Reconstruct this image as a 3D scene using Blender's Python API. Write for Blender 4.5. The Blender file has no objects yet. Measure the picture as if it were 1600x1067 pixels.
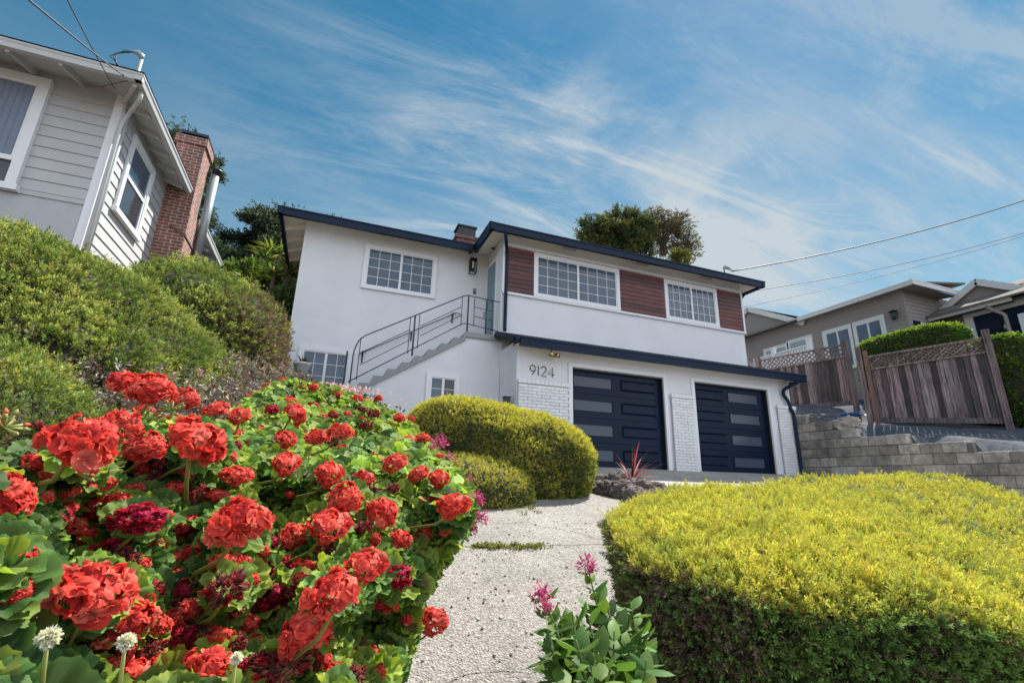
import bpy, bmesh, math, random
import numpy as np
from mathutils import Vector, Matrix, noise
rng = np.random.default_rng(7); random.seed(7)
R_ = math.radians
SC = bpy.context.scene
# ------------------------------------------------------------------ camera
YAW, PITCH, ROLL, FPX = R_(20.883), R_(16.233), R_(1.4626), 755.65
_f = Vector((math.sin(YAW)*math.cos(PITCH), math.cos(YAW)*math.cos(PITCH), math.sin(PITCH)))
_rt = Vector((math.cos(YAW), -math.sin(YAW), 0)); _up = _rt.cross(_f)
CR = _rt*math.cos(ROLL) + _up*math.sin(ROLL); CU = -_rt*math.sin(ROLL) + _up*math.cos(ROLL)
cam = bpy.data.cameras.new('camera'); camo = bpy.data.objects.new('camera', cam)
SC.collection.objects.link(camo); SC.camera = camo
camo.matrix_world = Matrix(((CR.x, CU.x, -_f.x, 0), (CR.y, CU.y, -_f.y, 0), (CR.z, CU.z, -_f.z, 0), (0, 0, 0, 1)))
cam.sensor_width = 36; cam.sensor_fit = 'HORIZONTAL'; cam.lens = FPX/1600*36; cam.clip_end = 3000; cam.clip_start = .05
# ------------------------------------------------------------------ world, sun, exposure
SUN_EL, SUN_AZ = R_(55), R_(60)          # azimuth from +Y towards +X
W = bpy.data.worlds.new('World'); SC.world = W; W.use_nodes = True
nt = W.node_tree; nt.nodes.clear(); NN = nt.nodes.new; LK = nt.links.new
def setp(n, **k):
    for a, b in k.items(): setattr(n, a, b)
    return n
out = NN('ShaderNodeOutputWorld'); bg = NN('ShaderNodeBackground'); LK(bg.outputs[0], out.inputs[0])
sky = setp(NN('ShaderNodeTexSky'), sky_type='NISHITA', sun_disc=False, sun_elevation=SUN_EL, sun_rotation=SUN_AZ, air_density=1.3, dust_density=.15, ozone_density=2.2)
bg.inputs[1].default_value = .12
hs = NN('ShaderNodeHueSaturation'); hs.inputs['Saturation'].default_value = 1.36; hs.inputs['Hue'].default_value = .477; hs.inputs['Value'].default_value = .40
LK(sky.outputs[0], hs.inputs['Color'])
tc = NN('ShaderNodeTexCoord'); sx = NN('ShaderNodeSeparateXYZ'); LK(tc.outputs['Generated'], sx.inputs[0])
def math_(op, a, b=None, nt=nt, clamp=False):
    n = nt.nodes.new('ShaderNodeMath'); n.operation = op; n.use_clamp = clamp
    for i, v in enumerate((a, b)):
        if v is None: continue
        if isinstance(v, (int, float)): n.inputs[i].default_value = v
        else: nt.links.new(v, n.inputs[i])
    return n.outputs[0]
den = math_('MAXIMUM', math_('ADD', sx.outputs[2], .12), .05)
cx = NN('ShaderNodeCombineXYZ'); LK(math_('DIVIDE', sx.outputs[0], den), cx.inputs[0]); LK(math_('DIVIDE', sx.outputs[1], den), cx.inputs[1])
def cloud(rotz, scale, nscale, lo, hi, detail=9, dist=.6, rough=.62, off=(0, 0, 0)):
    mp = NN('ShaderNodeMapping'); mp.inputs['Rotation'].default_value = (0, 0, rotz); mp.inputs['Scale'].default_value = scale; mp.inputs['Location'].default_value = off
    LK(cx.outputs[0], mp.inputs[0])
    n = NN('ShaderNodeTexNoise'); n.inputs['Scale'].default_value = nscale; n.inputs['Detail'].default_value = detail
    n.inputs['Roughness'].default_value = rough; n.inputs['Distortion'].default_value = dist; LK(mp.outputs[0], n.inputs[0])
    r = NN('ShaderNodeMapRange'); r.interpolation_type = 'SMOOTHSTEP'; r.inputs[1].default_value = lo; r.inputs[2].default_value = hi; LK(n.outputs[0], r.inputs[0])
    return r.outputs[0]
c1 = cloud(R_(38), (.55, 1.15, 1), 1.3, .38, .68, dist=.9)
c2 = cloud(R_(30), (.35, 1.6, 1), 3.2, .42, .78, dist=1.2, rough=.72, off=(3, 1, 0))
c3 = cloud(R_(-10), (.5, .8, 1), .55, .38, .62, detail=3, dist=.2, off=(7.3, 2.2, 0))
cover = math_('MULTIPLY', math_('ADD', c1, math_('MULTIPLY', c2, .95), clamp=True), math_('ADD', math_('MULTIPLY', c3, .75), .28))
# more cloud towards +X (right of the picture); fill glow added behind the camera
side = NN('ShaderNodeMapRange'); side.inputs[1].default_value = -.35; side.inputs[2].default_value = .8; side.inputs[3].default_value = .12; side.inputs[4].default_value = 1.3
LK(sx.outputs[0], side.inputs[0])
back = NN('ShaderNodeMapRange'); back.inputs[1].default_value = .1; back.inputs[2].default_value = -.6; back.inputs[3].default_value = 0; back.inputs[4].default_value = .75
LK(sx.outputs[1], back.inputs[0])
low = NN('ShaderNodeMapRange'); low.inputs[1].default_value = .62; low.inputs[2].default_value = .12; low.inputs[3].default_value = 0; low.inputs[4].default_value = .7; LK(sx.outputs[2], low.inputs[0])   # thin high haze towards the horizon
cov = math_('ADD', math_('MULTIPLY', cover, side.outputs[0]), math_('MULTIPLY', low.outputs[0], math_('ADD', c3, .35)), clamp=True)
mx = setp(NN('ShaderNodeMix'), data_type='RGBA'); LK(math_('MULTIPLY', cov, .92), mx.inputs['Factor']); LK(hs.outputs[0], mx.inputs['A'])
mx.inputs['B'].default_value = (2.55, 2.8, 2.95, 1)
bk = setp(NN('ShaderNodeMix'), data_type='RGBA'); LK(math_('MULTIPLY', back.outputs[0], math_('ADD', math_('MULTIPLY', c1, .75), .42), clamp=True), bk.inputs['Factor']); LK(mx.outputs['Result'], bk.inputs['A']); bk.inputs['B'].default_value = (8.4, 8.8, 9.8, 1)   # unseen bright sky region added behind the camera to fill the house front
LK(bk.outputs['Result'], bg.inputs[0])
sd = bpy.data.lights.new('sun', 'SUN'); sd.energy = 5.0; sd.angle = R_(.53); sd.color = (1, .95, .87)
so = bpy.data.objects.new('sun', sd); SC.collection.objects.link(so)
_sd = Vector((math.sin(SUN_AZ)*math.cos(SUN_EL), math.cos(SUN_AZ)*math.cos(SUN_EL), math.sin(SUN_EL)))
so.rotation_euler = _sd.to_track_quat('Z', 'Y').to_euler(); so.location = _sd*60
SC.view_settings.view_transform = 'Standard'; SC.view_settings.look = 'None'; SC.view_settings.gamma = 1
SC.view_settings.exposure = 1.0
SC.cycles.max_bounces = 6; SC.cycles.diffuse_bounces = 4; SC.cycles.transparent_max_bounces = 6

# ------------------------------------------------------------------ helpers
_F, _R, _U = np.array(_f), np.array(CR), np.array(CU)
def ray(x, y): return (x-800)/FPX*_R - (y-533.5)/FPX*_U + _F
def aX(x, y, X): d = ray(x, y); return d*X/d[0]
def aY(x, y, Y): d = ray(x, y); return d*Y/d[1]
def G(x, y):                                    # ground height of the lower ground
    if y > 9.3: b = .34
    elif y > 6: b = .34-.165*(9.3-y)
    else: b = -.2045-.2*(6-y)
    if y < -3: b = -2.0045
    d = max(0, -.2+.28*(y-1)-x)
    r = .37*d+.03*d*d
    return b+min(r, 3.0)
def GU(x, y):                                   # yard above the block wall
    s = min(1, max(0, (y-8.1)/.8)); s = s*s*(3-2*s)
    g = .98+.2*(min(y, 12)-5.55)+.13*(min(x, 16)-11.8)+.36*s
    if x < 12.4:
        wt_ = next((t for a, t in ((8.75, 1.86), (8.27, 1.64), (7.72, 1.425), (6.66, 1.21), (5.55, .99)) if y > a), .775); g = min(g, wt_-.04+max(0, x-11.8)*.9)
    return g

def new_mat(name):
    m = bpy.data.materials.new(name); m.use_nodes = True
    n = m.node_tree; b = n.nodes['Principled BSDF']; return m, n, b
def M(name, col, rough=.8, var=.12, scale=6., bump=0., bscale=60., attr=False, metal=0., spec=.5, stretch=None, stain=0., stain_col=(.1, .09, .08), stain_scale=1.2, detail=5, bdist=.01):
    m, n, b = new_mat(name); N = n.nodes.new; L = n.links.new
    tc = N('ShaderNodeTexCoord'); src = tc.outputs['Object']
    if stretch:
        mp = N('ShaderNodeMapping'); mp.inputs['Scale'].default_value = stretch; L(src, mp.inputs[0]); src = mp.outputs[0]
    no = N('ShaderNodeTexNoise'); no.inputs['Scale'].default_value = scale; no.inputs['Detail'].default_value = detail; no.inputs['Roughness'].default_value = .6; L(src, no.inputs[0])
    mr = N('ShaderNodeMapRange'); mr.inputs[1].default_value = .3; mr.inputs[2].default_value = .7; mr.inputs[3].default_value = 1-var; mr.inputs[4].default_value = 1+var; L(no.outputs[0], mr.inputs[0])
    vm = N('ShaderNodeVectorMath'); vm.operation = 'SCALE'; L(mr.outputs[0], vm.inputs['Scale'])
    if attr:
        a = N('ShaderNodeAttribute'); a.attribute_name = 'Col'; v2 = N('ShaderNodeVectorMath'); v2.operation = 'MULTIPLY'
        L(a.outputs['Color'], v2.inputs[0]); v2.inputs[1].default_value = col; L(v2.outputs[0], vm.inputs[0])
    else: vm.inputs[0].default_value = col
    res = vm.outputs[0]
    if stain:
        n2 = N('ShaderNodeTexNoise'); n2.inputs['Scale'].default_value = stain_scale; n2.inputs['Detail'].default_value = 7; n2.inputs['Roughness'].default_value = .7; L(tc.outputs['Object'], n2.inputs[0])
        r2 = N('ShaderNodeMapRange'); r2.inputs[1].default_value = .5; r2.inputs[2].default_value = .72; r2.inputs[4].default_value = stain; L(n2.outputs[0], r2.inputs[0])
        mm = N('ShaderNodeMix'); mm.data_type = 'RGBA'; L(r2.outputs[0], mm.inputs['Factor']); L(res, mm.inputs['A']); mm.inputs['B'].default_value = (*stain_col, 1); res = mm.outputs['Result']
    L(res, b.inputs['Base Color'])
    b.inputs['Roughness'].default_value = rough; b.inputs['Metallic'].default_value = metal; b.inputs['Specular IOR Level'].default_value = spec
    if bump:
        n3 = N('ShaderNodeTexNoise'); n3.inputs['Scale'].default_value = bscale; n3.inputs['Detail'].default_value = 6; n3.inputs['Roughness'].default_value = .65; L(src, n3.inputs[0])
        bp = N('ShaderNodeBump'); bp.inputs['Strength'].default_value = bump; bp.inputs['Distance'].default_value = bdist; L(n3.outputs[0], bp.inputs['Height']); L(bp.outputs[0], b.inputs['Normal'])
    return m
def leafmat(name, trans=.35, rough=.55, spec=.25, tint=(1.25, 1.3, .6)):
    m, n, b = new_mat(name); N = n.nodes.new; L = n.links.new
    a = N('ShaderNodeAttribute'); a.attribute_name = 'Col'; L(a.outputs['Color'], b.inputs['Base Color'])
    b.inputs['Roughness'].default_value = rough; b.inputs['Specular IOR Level'].default_value = spec
    t = N('ShaderNodeBsdfTranslucent'); v = N('ShaderNodeVectorMath'); v.operation = 'MULTIPLY'; L(a.outputs['Color'], v.inputs[0]); v.inputs[1].default_value = tint; L(v.outputs[0], t.inputs[0])
    mx = N('ShaderNodeMixShader'); mx.inputs[0].default_value = trans; L(b.outputs[0], mx.inputs[1]); L(t.outputs[0], mx.inputs[2])
    L(mx.outputs[0], n.nodes['Material Output'].inputs[0]); return m

col_ = SC.collection
def tag(o, label=None, cat=None, group=None, kind=None):
    if label: o['label'] = label
    if cat: o['category'] = cat
    if group: o['group'] = group
    if kind: o['kind'] = kind
    return o
def thing(name, label, cat, group=None, loc=(0, 0, 0)):
    o = bpy.data.objects.new(name, None); col_.objects.link(o); o.location = loc; o.empty_display_size = .2
    return tag(o, label, cat, group)
def wloc(o):
    v = Vector((0, 0, 0))
    while o is not None: v += Vector(o.location); o = o.parent
    return v

class MB:
    def __init__(s): s.v = []; s.f = []; s.m = []; s.c = []
    def add(s, vs, fs, mat=0, col=(1, 1, 1)):
        k = len(s.v); s.v += [tuple(map(float, p)) for p in vs]
        for f in fs: s.f.append(tuple(i+k for i in f)); s.m.append(mat); s.c.append(col)
        return s
    def box(s, x0, x1, y0, y1, z0, z1, mat=0, col=(1, 1, 1)):
        return s.add([(x0, y0, z0), (x1, y0, z0), (x1, y1, z0), (x0, y1, z0), (x0, y0, z1), (x1, y0, z1), (x1, y1, z1), (x0, y1, z1)],
                     [(0, 3, 2, 1), (4, 5, 6, 7), (0, 1, 5, 4), (1, 2, 6, 5), (2, 3, 7, 6), (3, 0, 4, 7)], mat, col)
    def bevbox(s, x0, x1, y0, y1, z0, z1, b=.005, mat=0, col=(1, 1, 1)):
        P = []
        for ax in range(3):
            for sg in (0, 1):
                lo = [x0, y0, z0]; hi = [x1, y1, z1]; u, w = (ax+1) % 3, (ax+2) % 3
                for du, dw in ((0, 0), (1, 0), (1, 1), (0, 1)):
                    p = [0, 0, 0]; p[ax] = hi[ax] if sg else lo[ax]
                    p[u] = hi[u]-b if du else lo[u]+b; p[w] = hi[w]-b if dw else lo[w]+b; P.append(tuple(p))
        bm = bmesh.new(); [bm.verts.new(p) for p in P]; r = bmesh.ops.convex_hull(bm, input=bm.verts[:])
        bm.verts.index_update(); vs = [v.co[:] for v in bm.verts]; fs = [[v.index for v in f.verts] for f in bm.faces]; bm.free()
        return s.add(vs, fs, mat, col)
    def obox(s, o, ux, uy, uz, mat=0, col=(1, 1, 1)):      # origin corner and three edge vectors
        o, ux, uy, uz = map(np.array, (o, ux, uy, uz)); P = [o+a*ux+b*uy+c*uz for c in (0, 1) for a, b in ((0, 0), (1, 0), (1, 1), (0, 1))]
        return s.add(P, [(0, 3, 2, 1), (4, 5, 6, 7), (0, 1, 5, 4), (1, 2, 6, 5), (2, 3, 7, 6), (3, 0, 4, 7)], mat, col)
    def bar(s, a, b, w, h, up=(0, 0, 1), mat=0, col=(1, 1, 1)):   # rectangular bar from a to b
        a, b, up = np.array(a, float), np.array(b, float), np.array(up, float); d = b-a; x = np.cross(d, up); x /= np.linalg.norm(x); u = np.cross(x, d); u /= np.linalg.norm(u)
        return s.obox(a-x*w/2-u*h/2, d, x*w, u*h, mat, col)
    def prism(s, pts, ext, mat=0, col=(1, 1, 1)):
        n = len(pts); e = np.array(ext, float); P = [np.array(p, float) for p in pts]; Q = [p+e for p in P]
        return s.add(P+Q, [tuple(range(n-1, -1, -1)), tuple(range(n, 2*n))]+[(i, (i+1) % n, n+(i+1) % n, n+i) for i in range(n)], mat, col)
    def poly(s, pts, mat=0, col=(1, 1, 1)): return s.add(pts, [tuple(range(len(pts)))], mat, col)
    def tube(s, pts, r, n=8, mat=0, col=(1, 1, 1)):
        pts = [Vector(p) for p in pts]; rr = r if isinstance(r, (list, tuple, np.ndarray)) else [r]*len(pts)
        t0 = (pts[1]-pts[0]).normalized(); u = t0.orthogonal().normalized(); V = []
        for i, p in enumerate(pts):
            t = (pts[min(i+1, len(pts)-1)]-pts[max(i-1, 0)]).normalized(); u = (u-t*u.dot(t)).normalized(); w = t.cross(u)
            V += [p+(u*math.cos(2*math.pi*k/n)+w*math.sin(2*math.pi*k/n))*rr[i] for k in range(n)]
        F = [(i*n+k, i*n+(k+1) % n, (i+1)*n+(k+1) % n, (i+1)*n+k) for i in range(len(pts)-1) for k in range(n)]
        F += [tuple(range(n-1, -1, -1)), tuple(range((len(pts)-1)*n, len(pts)*n))]
        return s.add(V, F, mat, col)
    def build(s, name, mats, parent=None, smooth=False, uv=False):
        me = bpy.data.meshes.new(name); off = wloc(parent) if parent else Vector((0, 0, 0))
        me.from_pydata([(a-off.x, b-off.y, c-off.z) for a, b, c in s.v], [], s.f)
        for m in (mats if isinstance(mats, (list, tuple)) else [mats]): me.materials.append(m)
        me.polygons.foreach_set('material_index', s.m)
        ca = me.color_attributes.new('Col', 'FLOAT_COLOR', 'CORNER'); arr = np.ones((len(me.loops), 4), np.float32)
        k = 0
        for p, c in zip(me.polygons, s.c):
            arr[k:k+p.loop_total, :3] = c; k += p.loop_total
        ca.data.foreach_set('color', arr.ravel())
        if smooth: me.polygons.foreach_set('use_smooth', [True]*len(me.polygons))
        if uv:
            ul = me.uv_layers.new(name='UVMap'); co = np.array(s.v); u = np.zeros((len(me.loops), 2), np.float32)
            for p in me.polygons:
                ax = int(np.argmax(np.abs(p.normal))); ii = [(1, 2), (0, 2), (0, 1)][ax]
                for li in p.loop_indices: u[li] = co[me.loops[li].vertex_index][list(ii)]
            ul.data.foreach_set('uv', u.ravel())
        me.update(); o = bpy.data.objects.new(name, me); col_.objects.link(o)
        if parent: o.parent = parent
        return o

def npmesh(name, V, F, C, mat, parent=None, smooth=False):   # V (n,3), F (m,k), C per-vertex colour (n,3)
    me = bpy.data.meshes.new(name); off = wloc(parent) if parent else Vector((0, 0, 0)); V = V-np.array(off)[None]
    m, k = F.shape
    me.vertices.add(len(V)); me.vertices.foreach_set('co', V.astype(np.float32).ravel())
    me.loops.add(m*k); me.loops.foreach_set('vertex_index', F.astype(np.int32).ravel())
    me.polygons.add(m); me.polygons.foreach_set('loop_start', np.arange(0, m*k, k, dtype=np.int32)); me.polygons.foreach_set('loop_total', np.full(m, k, np.int32))
    me.update(calc_edges=True)
    ca = me.color_attributes.new('Col', 'FLOAT_COLOR', 'POINT'); a = np.ones((len(V), 4), np.float32); a[:, :3] = C; ca.data.foreach_set('color', a.ravel())
    if smooth: me.polygons.foreach_set('use_smooth', np.ones(m, bool))
    me.materials.append(mat); o = bpy.data.objects.new(name, me); col_.objects.link(o)
    if parent: o.parent = parent
    return o
def nrm(a): return a/np.maximum(np.linalg.norm(a, axis=-1, keepdims=True), 1e-9)
def inst(tmpls, P, D, S, C0, C1, roll=None):
    """copies templates (V, F, w) to points P, growth axis D, size S; colours blend C0 -> C1 by w"""
    n = len(P); D = nrm(D); r = rng.normal(size=(n, 3)) if roll is None else roll; X = nrm(np.cross(D, r)); Y = np.cross(D, X)
    pick = rng.integers(0, len(tmpls), n); Vs, Fs, Cs = [], [], []; k = 0
    for t, (V, F, w) in enumerate(tmpls):
        i = np.where(pick == t)[0]
        if not len(i): continue
        W_ = (V[None, :, 0, None]*X[i, None]+V[None, :, 1, None]*Y[i, None]+V[None, :, 2, None]*D[i, None])*S[i, None, None]+P[i, None]
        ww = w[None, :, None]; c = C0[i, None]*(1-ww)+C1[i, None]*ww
        Vs.append(W_.reshape(-1, 3)); Cs.append(np.broadcast_to(c, W_.shape).reshape(-1, 3))
        Fs.append((F[None]+(np.arange(len(i))*len(V))[:, None, None]+k).reshape(-1, F.shape[1])); k += len(i)*len(V)
    return np.concatenate(Vs), np.concatenate(Fs), np.concatenate(Cs)
def jit(base, n, s): return np.clip(np.array(base)[None]*(1+rng.normal(size=(n, 1))*s)*(1+rng.normal(size=(n, 3))*s*.35), .002, 1)
def mesh_tris(V, F):
    T = []
    for f in F:
        for k in range(1, len(f)-1): T.append((f[0], f[k], f[k+1]))
    return np.array(T)
def sample(V, T, n, weight=None):
    a, b, c = V[T[:, 0]], V[T[:, 1]], V[T[:, 2]]; N_ = np.cross(b-a, c-a); N_ = N_*(1 if ((a-V.mean(0))*N_).sum() > 0 else -1); A = np.linalg.norm(N_, axis=1)
    w = A if weight is None else A*weight((a+b+c)/3, nrm(N_)); w = w/w.sum()
    i = rng.choice(len(T), n, p=w); u, v = rng.random((2, n)); fl = u+v > 1; u[fl], v[fl] = 1-u[fl], 1-v[fl]
    return a[i]+(b-a)[i]*u[:, None]+(c-a)[i]*v[:, None], nrm(N_[i])
# ------------------------------------------------------------------ materials
m_soil = M('soil', (.12, .09, .065), .95, .4, 5, .8, 30)
m_stucco = M('white_stucco', (.675, .69, .725), .85, .05, 1.3, .5, 70, bdist=.012, stain=.10, stain_col=(.42, .41, .38), stain_scale=.7)
m_soffit = M('cream_soffit', (.74, .70, .62), .8, .04, 2, .1, 40)
m_trim = M('white_trim', (.70, .715, .745), .5, .02, 3)
m_navy = M('navy_metal', (.004, .015, .040), .42, .15, 3, spec=.2)
m_navy2 = M('navy_door_paint', (.003, .011, .032), .42, .12, 2, .05, 60, spec=.18)
m_roof = M('dark_roofing', (.05, .05, .055), .9, .25, 8)
m_grey = M('grey_stair_paint', (.25, .265, .275), .75, .06, 4, .2, 60)
m_black = M('black_metal', (.012, .014, .018), .4, .1, 5)
m_brickw = M('white_painted_brick', (.70, .71, .73), .6, .05, 7, .4, 50, attr=True)
m_red = M('stained_redwood', (.085, .017, .014), .42, .75, 2.2, .35, 14, attr=True, stretch=(1, 1, 14))
m_glass, _n, _b = new_mat('window_glass'); _b.inputs['Base Color'].default_value = (.07, .105, .15, 1); _b.inputs['Roughness'].default_value = .06; _b.inputs['Specular IOR Level'].default_value = .55
def wavy(n, b, sc=3., st=.12):
    no = n.nodes.new('ShaderNodeTexNoise'); no.inputs['Scale'].default_value = sc; tc = n.nodes.new('ShaderNodeTexCoord'); n.links.new(tc.outputs['Object'], no.inputs[0])
    bp = n.nodes.new('ShaderNodeBump'); bp.inputs['Strength'].default_value = st; bp.inputs['Distance'].default_value = .05; n.links.new(no.outputs[0], bp.inputs['Height']); n.links.new(bp.outputs[0], b.inputs['Normal'])
wavy(_n, _b)
m_glassdk, _n, _b = new_mat('dark_window_glass'); _b.inputs['Base Color'].default_value = (.03, .035, .045, 1); _b.inputs['Roughness'].default_value = .05; _b.inputs['Specular IOR Level'].default_value = .6
m_frost, _n, _b = new_mat('frosted_garage_glass'); _b.inputs['Base Color'].default_value = (.055, .075, .105, 1); _b.inputs['Roughness'].default_value = .2; _b.inputs['Specular IOR Level'].default_value = .35
m_door = M('teal_door_paint', (.16, .25, .29), .45, .05, 3)
m_brass, _n, _b = new_mat('brass'); _b.inputs['Base Color'].default_value = (.45, .36, .18, 1); _b.inputs['Metallic'].default_value = 1; _b.inputs['Roughness'].default_value = .25
m_bulb, _n, _b = new_mat('bulb_glass'); _b.inputs['Base Color'].default_value = (.85, .85, .8, 1); _b.inputs['Roughness'].default_value = .1
m_lit, _n, _b = new_mat('glowing_lamp'); _b.inputs['Emission Color'].default_value = (1, .85, .6, 1); _b.inputs['Emission Strength'].default_value = 6
m_galv, _n, _b = new_mat('galvanised_steel'); _b.inputs['Base Color'].default_value = (.30, .35, .37, 1); _b.inputs['Metallic'].default_value = .35; _b.inputs['Roughness'].default_value = .42
m_wire = M('cable_rubber', (.03, .035, .045), .6, .1, 5)

def brickmat(name, c1, c2, mortar, sc=1., bw=.21, bh=.075, ms=.012, bump=.6):
    m, n, b = new_mat(name); N = n.nodes.new; L = n.links.new
    uv = N('ShaderNodeUVMap'); br = N('ShaderNodeTexBrick'); L(uv.outputs[0], br.inputs[0])
    br.inputs['Scale'].default_value = 1; br.inputs['Brick Width'].default_value = bw; br.inputs['Row Height'].default_value = bh; br.inputs['Mortar Size'].default_value = ms; br.inputs['Mortar Smooth'].default_value = .2
    br.inputs['Color1'].default_value = (*c1, 1); br.inputs['Color2'].default_value = (*c2, 1); br.inputs['Mortar'].default_value = (*mortar, 1)
    no = N('ShaderNodeTexNoise'); no.inputs['Scale'].default_value = 9; no.inputs['Detail'].default_value = 8; no.inputs['Roughness'].default_value = .7
    mr = N('ShaderNodeMapRange'); mr.inputs[1].default_value = .3; mr.inputs[2].default_value = .7; mr.inputs[3].default_value = .55; mr.inputs[4].default_value = 1.5; L(no.outputs[0], mr.inputs[0])
    v = N('ShaderNodeVectorMath'); v.operation = 'SCALE'; L(br.outputs['Color'], v.inputs[0]); L(mr.outputs[0], v.inputs['Scale']); L(v.outputs[0], b.inputs['Base Color'])
    b.inputs['Roughness'].default_value = .9
    a = N('ShaderNodeMath'); a.operation = 'MULTIPLY_ADD'; L(br.outputs['Fac'], a.inputs[0]); a.inputs[1].default_value = -1; L(no.outputs[0], a.inputs[2])
    bp = N('ShaderNodeBump'); bp.inputs['Strength'].default_value = bump; bp.inputs['Distance'].default_value = .012; L(a.outputs[0], bp.inputs['Height']); L(bp.outputs[0], b.inputs['Normal'])
    return m
m_brick = brickmat('old_red_brick', (.26, .085, .055), (.17, .06, .045), (.30, .27, .24))
m_brickd = brickmat('dark_red_brick', (.16, .05, .045), (.10, .035, .035), (.16, .13, .13))

# exposed aggregate concrete
def concrete(name, base, peb, cracks=True, sc=75, joint=None):
    m, n, b = new_mat(name); N = n.nodes.new; L = n.links.new; tc = N('ShaderNodeTexCoord').outputs['Object']
    vo = N('ShaderNodeTexVoronoi'); vo.inputs['Scale'].default_value = sc; L(tc, vo.inputs[0])
    hsv = N('ShaderNodeSeparateColor'); L(vo.outputs['Color'], hsv.inputs[0])
    n1 = N('ShaderNodeTexNoise'); n1.inputs['Scale'].default_value = 1.6; n1.inputs['Detail'].default_value = 8; n1.inputs['Roughness'].default_value = .7; L(tc, n1.inputs[0])
    n2 = N('ShaderNodeTexNoise'); n2.inputs['Scale'].default_value = 38; n2.inputs['Detail'].default_value = 6; n2.inputs['Roughness'].default_value = .75; L(tc, n2.inputs[0])
    def mr(s, a, c, d, e):
        r = N('ShaderNodeMapRange'); r.inputs[1].default_value = a; r.inputs[2].default_value = c; r.inputs[3].default_value = d; r.inputs[4].default_value = e; L(s, r.inputs[0]); return r.outputs[0]
    f = math_('MULTIPLY', mr(hsv.outputs[0], 0, 1, 1-peb, 1+peb), mr(n1.outputs[0], .3, .7, .78, 1.18), n)
    f = math_('MULTIPLY', f, mr(n2.outputs[0], .36, .64, .55, 1.3), n)
    if cracks:
        wv = N('ShaderNodeTexVoronoi'); wv.feature = 'DISTANCE_TO_EDGE'; wv.inputs['Scale'].default_value = .33
        nd = N('ShaderNodeTexNoise'); nd.inputs['Scale'].default_value = 2.5; nd.inputs['Detail'].default_value = 5; L(tc, nd.inputs[0])
        vm = N('ShaderNodeVectorMath'); vm.operation = 'MULTIPLY_ADD'; L(nd.outputs['Color'], vm.inputs[0]); vm.inputs[1].default_value = (.35, .35, .35); L(tc, vm.inputs[2]); L(vm.outputs[0], wv.inputs[0])
        ck = mr(wv.outputs['Distance'], 0, .0035, .5, 1); f = math_('MULTIPLY', f, ck, n)
    if joint:                                             # a ragged joint across the slab
        sp = N('ShaderNodeSeparateXYZ'); L(tc, sp.inputs[0]); a_ = math_('ABSOLUTE', math_('SUBTRACT', math_('ADD', sp.outputs[1], math_('MULTIPLY', n1.outputs[0], .10, n), n), joint+.05, n), None, n)
        jn = mr(a_, .004, .016, .32, 1); f = math_('MULTIPLY', f, jn, n)
    v = N('ShaderNodeVectorMath'); v.operation = 'SCALE'; v.inputs[0].default_value = base; L(f, v.inputs['Scale']); L(v.outputs[0], b.inputs['Base Color']); b.inputs['Roughness'].default_value = .9
    h = math_('ADD', math_('MULTIPLY', vo.outputs['Distance'], -1.2, n), n2.outputs[0], n)
    if cracks: h = math_('ADD', h, math_('MULTIPLY', ck, 1.5, n), n)
    bp = N('ShaderNodeBump'); bp.inputs['Strength'].default_value = .9 if cracks else .25; bp.inputs['Distance'].default_value = .012; L(h, bp.inputs['Height']); L(bp.outputs[0], b.inputs['Normal'])
    return m
m_path = concrete('exposed_aggregate', (.31, .29, .26), .3, joint=4.27)
m_apron = concrete('smooth_concrete', (.36, .34, .31), .05, False, 120)
m_asph = M('grey_asphalt_slope', (.075, .085, .105), .95, .35, 12, .9, 45, spec=.1, stain=.5, stain_col=(.26, .25, .23), stain_scale=.9)

# ------------------------------------------------------------------ ground
def grid_mesh(name, xs, ys, fn, mat, kind='structure', keep=None):
    V = np.array([(x, y, fn(x, y)) for y in ys for x in xs], float); nx = len(xs)
    F = [(j*nx+i, j*nx+i+1, (j+1)*nx+i+1, (j+1)*nx+i) for j in range(len(ys)-1) for i in range(nx-1)
         if keep is None or keep((xs[i]+xs[i+1])/2, (ys[j]+ys[j+1])/2)]
    o = npmesh(name, V, np.array(F), np.ones((len(V), 3)), mat, smooth=True); o['kind'] = kind; return o
def dents(x, y): return .03*noise.noise(Vector((x*1.7, y*1.7, 0)))+.015*noise.noise(Vector((x*6, y*6, 3)))
xs = sorted(set(list(np.arange(-12, 11.7, .3))+[11.66, 11.68])); xs = [-400, -150, -60, -25]+[float(x) for x in xs]
ys = [-200, -60, -20, -8]+[float(y) for y in np.arange(-4, 20, .3)]
grid_mesh('ground', xs, ys, lambda x, y: G(x, y)-.02+dents(x, y)*.7 if abs(x) < 15 else G(-12, y)+(0 if y < 15 else 0), m_soil)
grid_mesh('upper_yard', [11.72, 11.8]+[float(x) for x in np.arange(11.9, 18, .15)]+[25, 60, 200, 400], [-200, -60, -20, -8]+[float(y) for y in np.arange(-4, 20, .12)],
          lambda x, y: GU(x, y) + (dents(x, y) if x > 11.9 else 0), m_asph)
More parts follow.
